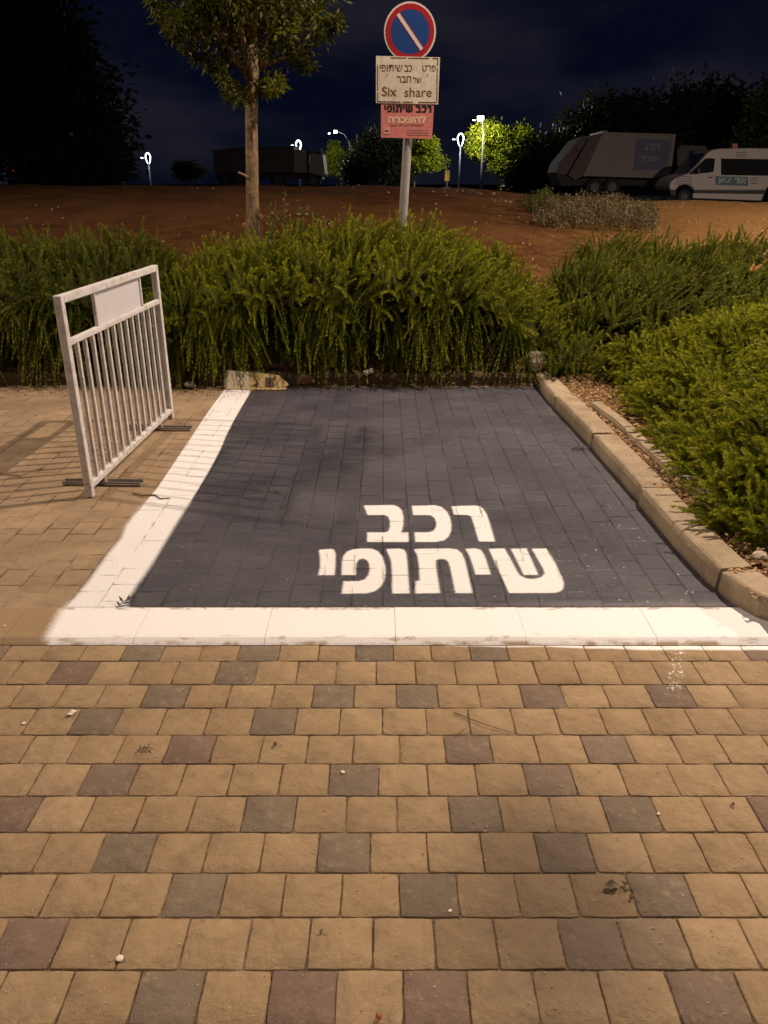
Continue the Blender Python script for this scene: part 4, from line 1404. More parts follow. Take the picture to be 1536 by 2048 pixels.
n = 5200
x = 1.51 + rng.random(n) ** 1.4 * 0.75; y = rng.uniform(2.75, 6.6, n)
scatter_chips('wood_chips', 'orange brown wood chips and dry leaves filling the strip behind the side kerb', 'mulch', np.column_stack([x, y, 0.085 + rng.uniform(0, .012, n)]), 0.030, 0.003, M['chip'])
n = 2000
x = rng.uniform(-6, 1.32, n); y = 6.735 - np.abs(rng.normal(0, .045, n))
dens = 0.35 + 0.65 * (np.sin(x * 2.1) + np.sin(x * 5.3 + 1) > 0.2)
k = rng.random(n) < dens
scatter_chips('leaf_litter', 'dead leaves and bark flakes swept against the foot of the rear kerb', 'litter', np.column_stack([x[k], y[k], rng.uniform(0.002, .014, k.sum())]), 0.036, 0.002, M['litter'])
n = 900
x = rng.uniform(-3, 1.3, n); y = rng.uniform(6.86, 7.0, n)
scatter_chips('leaf_litter', 'dead stems and leaves lying on the soil under the trailing hedge', 'litter', np.column_stack([x, y, 0.11 + rng.uniform(0, .03, n)]), 0.07, 0.003, M['litter'], 0.2)
n = 1500
x = rng.uniform(-3.2, -0.9, n); y = 6.66 - np.abs(rng.normal(0, .16, n)) - .02
scatter_chips('grit', 'crumbs of soil and dry leaf scattered by the rear kerb behind the barrier', 'litter', np.column_stack([x[:420], y[:420], np.zeros(420) + .001]), 0.018, 0.003, M['litter'])
n = 800
xy = []
while len(xy) < n:
    a, b = rnd.uniform(-9, 20), rnd.uniform(9, 23.5)
    if rnd.random() < np.interp(a, [-9, 0, 3, 20], [.12, .2, .9, 1]): xy.append((a, b))
xy = np.array(xy)
scatter_chips('stones', 'pale stones strewn over the red soil mound', 'stones', np.column_stack([xy, terrain(xy[:, 0], xy[:, 1]) + .004]), 0.060, 0.022, M['stone'], 0.7)
n = 700
x = rng.uniform(-1.6, 1.7, n); y = rng.uniform(.9, 2.55, n)
scatter_chips('grit', 'pale sand grains and flecks scattered over the tan block paving', 'litter', np.column_stack([x, y, np.full(n, ZF + .0022)]), 0.0055, 0.001, M['grit'], 0.7)

# ------------------------------------------------------------------ BARRIER
def barrier():
    t = empty('crowd_barrier', (-1.650, 4.878, 0), -math.atan2(0.058, 1.624))
    tag(t, 'white steel pedestrian barrier with a blank board standing left of the white line', 'barrier')
    hl = 0.815
    def part(name, boxes, mat=M['white_metal'], bev=0.003):
        m = MB()
        for c, s in boxes: m.box(c, s, bev)
        return m.build(name, mat, t)
    s = 0.042
    for e in (-1, 1):
        part('post', [((0, e * (hl - s / 2), 0.5575), (s, s, 1.115))])
    il = 2 * hl - 2 * s
    part('top_rail', [((0, 0, 1.094), (s - 0.002, il, 0.041))])
    part('mid_rail', [((0, 0, 0.868), (0.034, il, 0.030))])
    part('bottom_rail', [((0, 0, 0.062), (0.036, il, 0.034))])
    nb = 13
    for k in range(nb):
        y = -hl + s + il * (k + 1) / (nb + 1)
        m = MB()
        m.box((0, y, 0.466), (0.021, 0.021, 0.776), 0.003)
        for q in range(2):                                    # weld beads where the bar meets the rail
            m.box((0.004, y + (q - .5) * .016, 0.083), (0.022, 0.016, 0.010), 0.003, Matrix.Rotation(rnd.uniform(-.3, .3), 4, 'X'))
        m.build('bar', M['white_metal'], t)
    p0, p1 = -0.345, 0.445
    panel = part('board', [((-0.004, (p0 + p1) / 2, 0.978), (0.004, p1 - p0 - 0.02, 0.186))], M['board'], 0.0)
    for y in (p0, p1):
        part('board_stile', [((0, y, 0.978), (0.022, 0.018, 0.189))])
    for y in (-0.60, 0.50):
        m = MB()
        L = 0.47
        m.box((0.0, y, 0.003), (L, 0.052, 0.006), 0.001)
        m.box((0.0, y - 0.0235, 0.016), (L, 0.005, 0.014), 0.001)
        m.box((0.0, y + 0.0235, 0.016), (L, 0.005, 0.020), 0.001)
        m.box((0.0, y, 0.026), (0.05, 0.041, 0.036), 0.002)
        m.build('foot', M['rusty'], t)
M['board'] = simple('blank_painted_board', (0.58, 0.56, 0.575), 0.45, 0.10, 7)
barrier()

# ------------------------------------------------------------------ SIGN
def text_mesh(name, s, bold=0.0):
    if any('\u0590' <= ch <= '\u05ff' for ch in s):
        s = s[::-1]
    cu = bpy.data.curves.new(name, 'FONT')
    cu.body = s
    cu.size = 1
    cu.offset = bold
    cu.resolution_u = 3
    o = bpy.data.objects.new(name, cu)
    COL.objects.link(o)
    bpy.context.view_layer.update()
    me = bpy.data.meshes.new_from_object(o.evaluated_get(bpy.context.evaluated_depsgraph_get()))
    V = np.zeros(len(me.vertices) * 3); me.vertices.foreach_get('co', V)
    V = V.reshape(-1, 3)[:, :2]
    Fs = [tuple(p.vertices) for p in me.polygons]
    bpy.data.objects.remove(o); bpy.data.curves.remove(cu); bpy.data.meshes.remove(me)
    lo, hi = V.min(0), V.max(0)
    return (V - lo) / np.maximum(hi - lo, 1e-6), Fs

def lettering(name, items, mat, parent, plane, thick=0.0015):
    """items: (string, bold, x0, x1, z0, z1) on a vertical plane facing -y at y = plane"""
    V, Fs = [], []
    for s, bold, x0, x1, z0, z1 in items:
        twice = 'פ' in s
        v, f = text_mesh('lettering', s, 0 if twice else bold)
        for sh, dy in (((0, 0), (bold * .35 * (z1 - z0) * 2, -.0004)) if twice else ((0, 0),)):
            off = len(V)
            for a, b in v:
                V.append((x0 + (x1 - x0) * a + sh, plane + dy, z0 + (z1 - z0) * b))
            Fs += [tuple(i + off for i in q) for q in f]
    me = bpy.data.meshes.new(name)
    me.from_pydata(V, [], Fs)
    return link(name, me, mat, parent)

def poly_lettering(name, items, mat, parent, plane):
    """the same bold letters as painted in the bay, set on a vertical plane"""
    V, Fs = [], []
    for keys, x0, x1, z0, z1 in items:
        polys = [np.array(unz(LET[k])) for k in keys]
        al = np.concatenate(polys); lo, hi = al.min(0), al.max(0)
        for p in polys:
            q = (p - lo) / (hi - lo)
            off = len(V)
            V += [(x0 + (x1 - x0) * a, plane, z0 + (z1 - z0) * b) for a, b in q]
            Fs.append(tuple(range(off, off + len(p))))
    me = bpy.data.meshes.new(name)
    me.from_pydata(V, [], Fs)
    return link(name, me, mat, parent)

def mat_plate():
    t = NT('weathered_sign_plate')
    n1 = t.noise(6, 5, 0.65)
    n2 = t.noise(26, 5, 0.7)
    p = t.mapping(t.pos(), (5, 1, 0.7))
    st = t.noise(5, 4, 0.6, p)
    c = t.mix(t.smooth(n1, .35, .7), (0.60, 0.53, 0.43), (0.70, 0.64, 0.54))
    c = t.mix(t.math('MULTIPLY', t.smooth(st, .55, .72), .45), c, (0.40, 0.29, 0.16))
    c = t.mix(t.math('MULTIPLY', t.smooth(n2, .64, .70), .8), c, (0.16, 0.10, 0.05))
    return t.done(c, .5, spec=.4)

def mat_worn(name, col, bare, lo=.60, hi=.68):
    t = NT(name)
    n = t.noise(30, 4, 0.7)
    c = t.mix(t.smooth(n, lo, hi), col, bare)
    return t.done(c, .5, spec=.4)

def sign():
    Yp = 8.5
    base = np.array([0.138, Yp, 0.25])
    t = empty('no_parking_sign', tuple(base))
    tag(t, 'round blue and red no parking sign with two plates on a leaning grey pole', 'road sign')
    MB().tube([Vector((0.0, 0, -0.2)), Vector((0.054, 0, 0.995)), Vector((0.097, 0, 1.79)), Vector((0.118, 0, 2.86))], 0.046, 18).build('pole', M['galv'], t, True)
    def P(px_, py_):
        q = at(px_, py_, Yp - 0.06) - base
        return q[0], q[2]
    yf = -0.055
    def disc(name, r0, r1, cy, mat, par, y, th=0.003, n=64, cx=0.0):
        m = MB()
        oa, ia = [], []
        for yy in (y, y - th):
            oa.append([m.bm.verts.new((cx + r1 * math.cos(2 * math.pi * k / n), yy, cy + r1 * math.sin(2 * math.pi * k / n))) for k in range(n)])
            if r0 > 0: ia.append([m.bm.verts.new((cx + r0 * math.cos(2 * math.pi * k / n), yy, cy + r0 * math.sin(2 * math.pi * k / n))) for k in range(n)])
        for k in range(n):
            j = (k + 1) % n
            m.bm.faces.new((oa[0][k], oa[0][j], oa[1][j], oa[1][k]))
            if r0 > 0:
                m.bm.faces.new((ia[0][k], ia[1][k], ia[1][j], ia[0][j]))
                for q in (0, 1): m.bm.faces.new((oa[q][k], ia[q][k], ia[q][j], oa[q][j]) if q else (oa[q][k], oa[q][j], ia[q][j], ia[q][k]))
        if r0 == 0:
            m.bm.faces.new(oa[0]); m.bm.faces.new(list(reversed(oa[1])))
        return m.build(name, mat, par)
    cx, cz = P(820, 64)
    k = (P(872, 64)[0] - P(768, 64)[0]) / 2
    d = disc('disc', 0, k, cz, M['sign_white'], t, yf, 0.004, cx=cx)
    disc('blue_field', 0, k * .755, cz, M['sign_blue'], d, yf - .0045, .001, cx=cx)
    disc('red_ring', k * .750, k * .935, cz, M['sign_red'], d, yf - .0045, .0016, cx=cx)
    rot = Matrix.Rotation(math.atan2(440, 350), 4, 'Y')
    MB().box((cx, yf - .0066, cz), (k * 1.52, .001, k * .19), 0, rot).build('red_slash', M['sign_red'], d)
    MB().box((cx - .0, yf - .0082, cz), (k * 1.50, .001, k * .125), 0, rot).build('white_slash', M['sign_white'], d)
    # worn pale plate
    def plate(name, c, mat, y, th=.003):
        m = MB()
        pts = [P(*q) for q in c]
        m.prism(pts, 'y', y, y - th)
        return m.build(name, mat, t)
    y1 = yf - .013
    pl = plate('shared_car_plate', [(752, 112), (880, 115), (876, 209), (752, 206)], M['plate'], y1)
    def Zq(x, y): return P(700 + x / 6.827, y / 6.827)
    def box(x0, x1, y0, y1): 
        a, b = Zq(x0, y1), Zq(x1, y0)
        return a[0], b[0], a[1], b[1]
    lettering('lettering', [('פרט', .012, *box(990, 1170, 890, 975)), ('כב', .012, *box(745, 850, 890, 980)), ('שיתופי', .012, *box(410, 712, 885, 975)),
                            ('של', .012, *box(862, 975, 1045, 1132)), ('חבר', .012, *box(640, 838, 1040, 1130)),
                            ('Six', .012, *box(435, 640, 1185, 1315)), ('share', .006, *box(745, 1118, 1195, 1325))], M['brown_ink'], pl, y1 - .0045)
    m = MB()
    def line(x0, y0, x1, y1, w):
        a, b = Zq(x0, y0), Zq(x1, y1)
        m.bar((a[0], y1_ - .0042, a[1]), (b[0], y1_ - .0042, b[1]), .001, w)
    y1_ = y1
    for seg in ((378, 890, 378, 1240), (378, 1262, 378, 1385), (378, 1386, 690, 1394), (720, 1394, 860, 1396), (930, 1398, 1180, 1400), (1186, 1398, 1192, 930), (1194, 900, 1200, 800), (1130, 798, 1200, 800), (555, 790, 770, 792), (800, 794, 1080, 798)):
        a, b = Zq(seg[0], seg[1]), Zq(seg[2], seg[3])
        cxm, czm = (a[0] + b[0]) / 2, (a[1] + b[1]) / 2
        L = math.hypot(b[0] - a[0], b[1] - a[1])
        m.box((cxm, y1 - .0045, czm), (L, .001, .0075), 0, Matrix.Rotation(-math.atan2(b[1] - a[1], b[0] - a[0]), 4, 'Y'))
    m.build('border_line', M['brown_ink'], pl)
    for x, y in ((512, 1020), (1058, 1025)):
        a = Zq(x, y)
        MB().box((a[0], y1 - .006, a[1]), (.006, .006, .022), .002, Matrix.Rotation(.5, 4, 'Y')).build('bolt', M['dark_metal'], pl)
    # pink notice
    y2 = y1 - .001
    pk = plate('pink_notice', [(762, 205), (868, 208), (864, 278), (762, 275)], M['pink'], y2 + .006)
    y2 += .006 - .003
    poly_lettering('black_lettering', [(('bet', 'kaf', 'resh'), *box(892, 1115, 1443, 1540)), (('yod', 'pe', 'vav', 'tav', 'yod2', 'shin', 'shin_arm'), *box(465, 857, 1435, 1535))], M['black_ink'], pk, y2 - .0015)
    lettering('pale_lettering', [('להשכרה', .045, *box(520, 1038, 1572, 1682))], M['pale_ink'], pk, y2 - .0015)
    lettering('small_lettering', [('השכרת רכב לפי שעה', .02, *box(548, 1005, 1695, 1722))], M['black_ink'], pk, y2 - .0015)
    m = MB()
    a = box(455, 548, 1738, 1832)
    m.box(((a[0] + a[1]) / 2, y2 - .0018, (a[2] + a[3]) / 2), (a[1] - a[0], .001, a[3] - a[2]), 0)
    for q in range(4):
        a = box(780, 1080, 1765 + q * 24, 1772 + q * 24)
        m.box(((a[0] + a[1]) / 2, y2 - .0018, (a[2] + a[3]) / 2), (a[1] - a[0], .001, a[3] - a[2]), 0)
    m.build('pale_marks', M['pink_pale'], pk)
    m = MB()
    a = box(478, 522, 1780, 1796)
    m.box(((a[0] + a[1]) / 2, y2 - .003, (a[2] + a[3]) / 2), (a[1] - a[0], .001, a[3] - a[2]), 0)
    m.build('emblem', M['black_ink'], pk)
M['sign_white'] = mat_worn('sign_white', (0.62, 0.57, 0.52), (0.45, 0.38, 0.32))
M['sign_blue'] = mat_worn('sign_blue', (0.002, 0.040, 0.20), (0.004, 0.046, 0.17))
M['sign_red'] = mat_worn('sign_red', (0.34, 0.004, 0.008), (0.29, 0.008, 0.012))
M['plate'] = mat_plate()
M['brown_ink'] = mat_worn('faded_brown_ink', (0.150, 0.080, 0.022), (0.34, 0.23, 0.11), .64, .76)
M['pink'] = mat_worn('faded_pink_notice', (0.55, 0.165, 0.155), (0.62, 0.24, 0.20), .4, .7)
M['pink_pale'] = mat_worn('pale_pink_print', (0.60, 0.30, 0.26), (0.55, 0.24, 0.21), .4, .7)
M['pale_ink'] = mat_worn('pale_worn_print', (0.72, 0.50, 0.36), (0.55, 0.24, 0.20), .56, .70)
M['black_ink'] = mat_worn('black_print', (0.012, 0.010, 0.010), (0.03, 0.02, 0.02))
sign()

# ------------------------------------------------------------------ VEHICLES beyond the mound
M['van_white'] = simple('van_paint', (0.40, 0.365, 0.345), 0.35, 0.06, 1.5)
M['van_lower'] = simple('van_trim', (0.03, 0.028, 0.028), 0.6, 0.2, 4)
M['glass'] = simple('dark_glass', (0.012, 0.013, 0.014), 0.12, 0.2, 3, spec=0.5)
M['teal'] = simple('teal_panel', (0.055, 0.12, 0.15), 0.5, 0.1, 3)
M['tyre'] = simple('tyre_rubber', (0.016, 0.016, 0.016), 0.85, 0.2, 12)
M['rim'] = simple('steel_rim', (0.05, 0.05, 0.05), 0.5, 0.15, 8, 0.5)
M['letter_pale'] = simple('pale_letters', (0.40, 0.40, 0.39), 0.5, 0.08, 4)
M['stripe'] = simple('grey_blue_stripe', (0.11, 0.11, 0.12), 0.5, 0.1, 4)
M['lorry_body'] = simple('lorry_pale_paint', (0.15, 0.13, 0.127), 0.5, 0.18, 1.2)
M['lorry_pink'] = simple('lorry_tailgate_paint', (0.11, 0.085, 0.082), 0.9, 0.22, 2.0)
M['lorry_blue'] = simple('lorry_blue_panel', (0.045, 0.05, 0.11), 0.5, 0.15, 1.5)
M['lorry_emblem'] = simple('lorry_emblem_print', (0.13, 0.125, 0.12), 0.5, 0.3, 2.5)
M['lorry_text'] = simple('lorry_faded_letters', (0.17, 0.17, 0.20), 0.5, 0.1, 3)
M['chassis'] = simple('black_chassis', (0.012, 0.012, 0.012), 0.7, 0.3, 4)
M['dark_body'] = simple('dark_tipper_paint', (0.050, 0.045, 0.042), 0.6, 0.3, 1.5)
M['cab_grey'] = simple('cab_grey_paint', (0.20, 0.17, 0.155), 0.5, 0.15, 1.5)

def side_fn(Y, base):
    def P(px_, py_):
        q = at(px_, py_, Y) - base
        return (q[0], q[2])
    return P

def slab(pts, P, y0, y1, name, mat, par):
    m = MB()
    m.prism([P(*p) for p in pts], 'y', y0, y1)
    return m.build(name, mat, par)

def wheel(P, c, rpx, y0, y1, par):
    cx, cz = P(*c)
    r = abs(P(c[0] + rpx, c[1])[0] - cx)
    m = MB()
    prof = [(y0, r * .62), (y0 + .01, r * .9), (y0 + .04, r), (y1 - .04, r), (y1, r * .9)]
    m.tube([(cx, a, cz) for a, _ in prof], [b for _, b in prof], 24)
    o = m.build('wheel', M['tyre'], par)
    m = MB()
    m.tube([(cx, y0 - .012, cz), (cx, y0 + .03, cz)], [r * .5, r * .6], 20)
    m.tube([(cx, y0 - .03, cz), (cx, y0 - .01, cz)], r * .16, 10)
    m.build('rim', M['rim'], o)

def minibus():
    Y = 36.0
    base = np.array([at(1480, 410, Y)[0], Y, plateau(at(1480, 410, Y)[0])])
    t = empty('minibus', tuple(base))
    tag(t, 'white passenger minibus with a teal lettered panel parked beyond the soil mound', 'minibus')
    P = side_fn(Y, base)
    W = 2.0
    body = [(1341, 381), (1338, 372), (1342, 364), (1350, 357), (1364, 351), (1379, 346), (1398, 326), (1416, 305), (1424, 300), (1440, 297), (1500, 296), (1640, 298), (1640, 381), (1566, 381), (1562, 372), (1550, 366), (1538, 372), (1532, 381), (1388, 381), (1384, 374), (1372, 369), (1358, 372), (1352, 381)]
    o = slab(body, P, 0, W, 'body', M['van_white'], t)
    b = o.modifiers.new('edge', 'BEVEL'); b.width = 0.06; b.segments = 3; b.limit_method = 'ANGLE'
    slab([(1340, 380.5), (1352, 380.5), (1352, 392), (1343, 390)], P, 0.03, W - .03, 'bumper', M['van_lower'], t)
    slab([(1388, 380.5), (1532, 380.5), (1532, 387), (1388, 386)], P, 0.02, W - .02, 'rub_strip', M['van_lower'], t)
    slab([(1386, 386.5), (1528, 388), (1522, 401), (1386, 396)], P, 0.0, W, 'side_skirt', M['van_white'], t)
    slab([(1377, 349), (1410, 317), (1419, 316.5), (1430, 317), (1427, 343), (1420, 345)], P, -.012, .02, 'cab_window', M['glass'], t)
    slab([(1442, 317), (1640, 320), (1640, 353), (1442, 350)], P, -.012, .02, 'side_window', M['glass'], t)
    # windscreen across the nose
    m = MB()
    a, c = P(1377, 347.5), P(1414, 307)
    for y0, y1 in ((.12, W - .12),):
        q = [(a[0] - .02, y0, a[1] + .02), (a[0] - .02, y1, a[1] + .02), (c[0] - .02, y1, c[1] + .02), (c[0] - .02, y0, c[1] + .02)]
        vs = [m.bm.verts.new(v) for v in q] + [m.bm.verts.new((v[0] + .03, v[1], v[2] - .03)) for v in q]
        for f in ((0, 1, 2, 3), (7, 6, 5, 4), (0, 4, 5, 1), (1, 5, 6, 2), (2, 6, 7, 3), (3, 7, 4, 0)):
            m.bm.faces.new([vs[i] for i in f])
    m.build('windscreen', M['glass'], t)
    pn = slab([(1431, 352.5), (1496, 354), (1496, 371.5), (1431, 370)], P, -.014, .01, 'lettered_panel', M['teal'], t)
    x0, z0 = P(1435, 368.5); x1, z1 = P(1461, 356)
    x2, _ = P(1470, 356); x3, _ = P(1493, 356)
    lettering('lettering', [('ציון', .03, x0, x1, z0, z1), ('אור', .03, x2, x3, z0 + .03, z1)], M['letter_pale'], pn, -.02)
    for y in (352, 357, 362, 367):
        slab([(1348 + (367 - y) * .5, y), (1384, y), (1384, y + 1.6), (1348 + (367 - y) * .5, y + 1.6)], P, -.006, .01, 'stripe', M['stripe'], t)
    for y in (356, 361, 366):
        slab([(1500, y), (1516, y), (1516, y + 1.6), (1500, y + 1.6)], P, -.006, .01, 'stripe', M['stripe'], t)
    for y in (304, 308, 312):
        slab([(1472, y), (1494, y), (1494, y + 1.4), (1472, y + 1.4)], P, -.006, .01, 'stripe', M['stripe'], t)
    slab([(1417, 354), (1425, 354), (1425, 356), (1417, 356)], P, -.02, .01, 'door_handle', M['van_lower'], t)
    slab([(1391, 338), (1396, 336), (1397, 346), (1392, 347)], P, -.22, -.08, 'wing_mirror', M['van_lower'], t)
    slab([(1477, 286), (1487, 286), (1487, 296), (1477, 296)], P, .6, .9, 'roof_beacon', simple('orange_beacon', (0.35, 0.13, 0.06), .4), t)
    wheel(P, (1369, 394), 14, .02, .28, t)
    wheel(P, (1550, 396), 14, .02, .28, t)
minibus()

def garbage_lorry():
    Y = 41.0
    bx = at(1260, 400, Y)[0]
    base = np.array([bx, Y, plateau(bx)])
    t = empty('garbage_lorry', tuple(base))
    tag(t, 'pale garbage lorry with a slanted tailgate and a blue panel parked behind the scrub', 'garbage lorry')
    P = side_fn(Y, base)
    W = 2.4
    slab([(1168, 352), (1208, 268), (1350, 271), (1340, 354), (1300, 356)], P, 0, W, 'container', M['lorry_body'], t)
    slab([(1206, 264), (1352, 268.5), (1352, 272), (1206, 268)], P, -.04, W + .04, 'roof_rail', M['lorry_body'], t)
    slab([(1344, 269), (1351, 269), (1342, 340), (1337, 340)], P, -.05, W + .05, 'front_post', M['lorry_body'], t)
    tg = slab([(1136, 350), (1180, 272), (1207, 265), (1166, 352), (1150, 360)], P, -.05, W + .05, 'tailgate', M['lorry_pink'], t)
    slab([(1206, 262), (1215, 261), (1172, 353), (1166, 353)], P, -.08, W + .08, 'tailgate_frame', M['lorry_body'], t)
    slab([(1112, 345), (1120, 325), (1158, 278), (1171, 272), (1176, 276), (1136, 345), (1128, 352)], P, .1, W - .1, 'hopper', M['lorry_pink'], t)
    slab([(1152, 296), (1164, 282), (1170, 285), (1158, 302)], P, -.02, .2, 'hydraulic_arm', M['dark_metal'], t)
    slab([(1112, 345), (1136, 352), (1160, 360), (1160, 372), (1122, 372)], P, .05, W - .05, 'rear_step', M['chassis'], t)
    bp = slab([(1272, 277), (1341, 279), (1333, 340), (1266, 340)], P, -.012, .02, 'blue_panel', M['lorry_blue'], t)
    def bx4(x0, x1, y0, y1):
        a, b = P(x0, y1), P(x1, y0)
        return a[0], b[0], a[1], b[1]
    lettering('lettering', [('רמת', .03, *bx4(1287, 1320, 287, 301)), ('השרון', .03, *bx4(1281, 1318, 312, 326))], M['lorry_text'], bp, -.02)
    m = MB()
    cx, cz = P(1240, 308)
    m.prism([(cx + .34 * math.cos(a) * (1 + .12 * math.sin(3 * a)), cz + .42 * math.sin(a)) for a in np.linspace(0, 6.28, 22)[:-1]], 'y', -.01, .01)
    m.build('emblem', M['lorry_emblem'], t)
    slab([(1150, 356), (1352, 356), (1420, 360), (1420, 372), (1150, 370)], P, .4, W - .4, 'chassis', M['chassis'], t)
    cab = slab([(1356, 372), (1354, 300), (1362, 290), (1412, 292), (1424, 330), (1426, 372)], P, 0, W, 'cab', M['dark_body'], t)
    slab([(1378, 302), (1408, 303), (1416, 328), (1378, 328)], P, -.012, .02, 'cab_window', M['glass'], cab)
    slab([(1362, 297), (1384, 294), (1384, 289), (1366, 290)], P, .5, 1.9, 'beacon_bar', M['lorry_body'], t)
    for c in (1190, 1225, 1390):
        wheel(P, (c, 374), 17, .05, .5, t)
garbage_lorry()

def dark_lorry():
    Y = 47.0
    bx = at(540, 370, Y)[0]
    base = np.array([bx, Y, plateau(bx)])
    t = empty('tipper_lorry', tuple(base))
    tag(t, 'dark tipper lorry parked in shadow behind the slim tree trunk', 'lorry')
    P = side_fn(Y, base)
    W = 2.5
    slab([(428, 345), (426, 302), (470, 297), (505, 296), (588, 293), (588, 345)], P, 0, W, 'tipper_body', M['dark_body'], t)
    slab([(424, 301), (470, 295.5), (590, 291), (590, 294), (470, 299), (424, 304)], P, -.06, W + .06, 'body_rim', M['dark_body'], t)
    for x in (455, 490, 525, 560):
        slab([(x, 298), (x + 4, 298), (x + 4, 344), (x, 344)], P, -.05, 0, 'body_rib', M['dark_body'], t)
    slab([(585, 300), (600, 299), (612, 306), (612, 345), (585, 345)], P, .1, W - .1, 'cab_rear', M['cab_grey'], t)
    slab([(621, 306), (645, 308), (650, 348), (646, 352), (618, 345)], P, 0, W, 'cab', M['cab_grey'], t)
    slab([(612, 300), (640, 303), (648, 308), (612, 306)], P, .1, W - .1, 'cab_roof', M['dark_body'], t)
    slab([(638, 300), (643, 297), (647, 306), (642, 308)], P, -.3, -.1, 'wing_mirror', M['cab_grey'], t)
    slab([(430, 346), (640, 346), (644, 358), (430, 358)], P, .3, W - .3, 'chassis', M['chassis'], t)
    for c in (452, 480, 556, 626):
        wheel(P, (c, 362), 15, .05, .5, t)
dark_lorry()

# ------------------------------------------------------------------ LAMPS
M['led'] = emitter('cold_led', (0.86, 0.95, 1.0), 3.0)
M['led_warm'] = emitter('warm_led', (1.0, 0.93, 0.72), 14.0)
M['led_dim'] = emitter('dim_led', (0.8, 0.88, 1.0), 1.6)
M['near_led'] = emitter('street_led', WARM, 12.0)
M['red_light'] = emitter('red_signal', (1.0, 0.03, 0.02), 1.2)
M['blue_light'] = emitter('blue_signal', (0.15, 0.35, 1.0), 0.6)

def lamp_data(kind, name, energy, color, size):
    d = bpy.data.lights.new(name, kind)
    d.energy = energy
    d.color = color
    if kind == 'AREA':
        d.shape = 'DISK'; d.size = size
    else:
        d.shadow_soft_size = size
    return d

def place_light(d, loc, parent, rot=(0, 0, 0)):
    o = bpy.data.objects.new('lamp_light', d)
    COL.objects.link(o)
    o.parent = parent
    o.location = loc
    o.rotation_euler = rot
    return o

NEAR_LABELS = ['tall grey street lamp on the planting bed right of the parking bay', 'tall grey street lamp beside the bays left of the barrier', 'tall grey street lamp across the tan paving facing the bay', 'tall grey street lamp by the red soil mound far to the right']
for (pos, arm, power, tilt, roll), lab in zip(NEAR_LAMPS, NEAR_LABELS):
    x, y, h = pos
    t = empty('street_lamp', (x, y, 0))
    tag(t, lab, 'street lamp', 'street lamps lighting the parking bays')
    MB().tube([(0, 0, -.1), (0, 0, h * .5), (0, 0, h)], [.09, .075, .055], 16).build('pole', M['lamp_metal'], t, True)
    MB().tube([(0, 0, h - .05), (arm[0] * .5, arm[1] * .5, h + .12), (arm[0], arm[1], h + .12)], .035, 10).build('arm', M['lamp_metal'], t, True)
    ang = math.atan2(arm[1], arm[0])
    hd = MB().box((arm[0], arm[1], h + .11), (.62, .26, .08), .02, Matrix.Rotation(ang, 4, 'Z')).build('lamp_head', M['lamp_metal'], t)
    MB().box((arm[0], arm[1], h + .064), (.26, .18, .006), .001, Matrix.Rotation(ang, 4, 'Z')).build('lens', M['near_led'], hd)
    place_light(lamp_data('AREA', 'street_lamp_light', power, WARM, .15), (arm[0], arm[1], h + .04), t, (R(-tilt), R(-roll), 0))

def loop_lamp(px_, top, Y, label, hpx=22, power=120, wpx=11, satellite=True):
    f = foot(px_, Y)
    t = empty('street_lamp', tuple(f))
    tag(t, label, 'street lamp', 'street lamps along the far street')
    k = Y * 1.06 / F
    zt = at(px_, top, Y)[2] - f[2]
    r = hpx * k / 2
    w = wpx * k / 2
    MB().tube([(0, 0, -.2), (0, 0, zt * .5), (0, 0, zt - 2 * r)], [.11, .09, .07], 10).build('pole', M['lamp_metal'], t, True)
    pts = [(w * math.sin(a) * (1 - .35 * (1 - math.cos(a)) / 2 * (1 if math.cos(a) < 0 else 0)), 0, zt - r + r * math.cos(a)) for a in np.linspace(-2.75, 2.75, 20)]
    hd = MB().tube(pts, [.035 + .035 * math.cos(a / 2) for a in np.linspace(-2.75, 2.75, 20)], 8).build('lamp_head', M['led'], t, True)
    if satellite:
        m = MB().tube([(-w * .5, 0, zt - r * 1.3), (-w - 5 * k, 0, zt - r * .9)], .02, 6)
        m.build('arm', M['lamp_metal'], t)
        MB().box((-w - 6.0 * k, 0, zt - r * .9), (5 * k, .15, 2.2 * k), .03).build('side_lamp', M['led_dim'], t)
    if power:
        place_light(lamp_data('POINT', 'far_lamp_light', power, (.86, .95, 1.0), .25), (0, -1.4, zt - r), t)
    return t
loop_lamp(302, 306, 92, 'white loop headed street lamp standing alone on the left skyline', 17, 120, 9)
loop_lamp(600, 281, 78, 'white loop headed street lamp shining over the dark lorry', 17, 160, 9)
loop_lamp(918, 267, 84, 'white loop headed street lamp on a slim post right of the sign', 20, 300, 11)

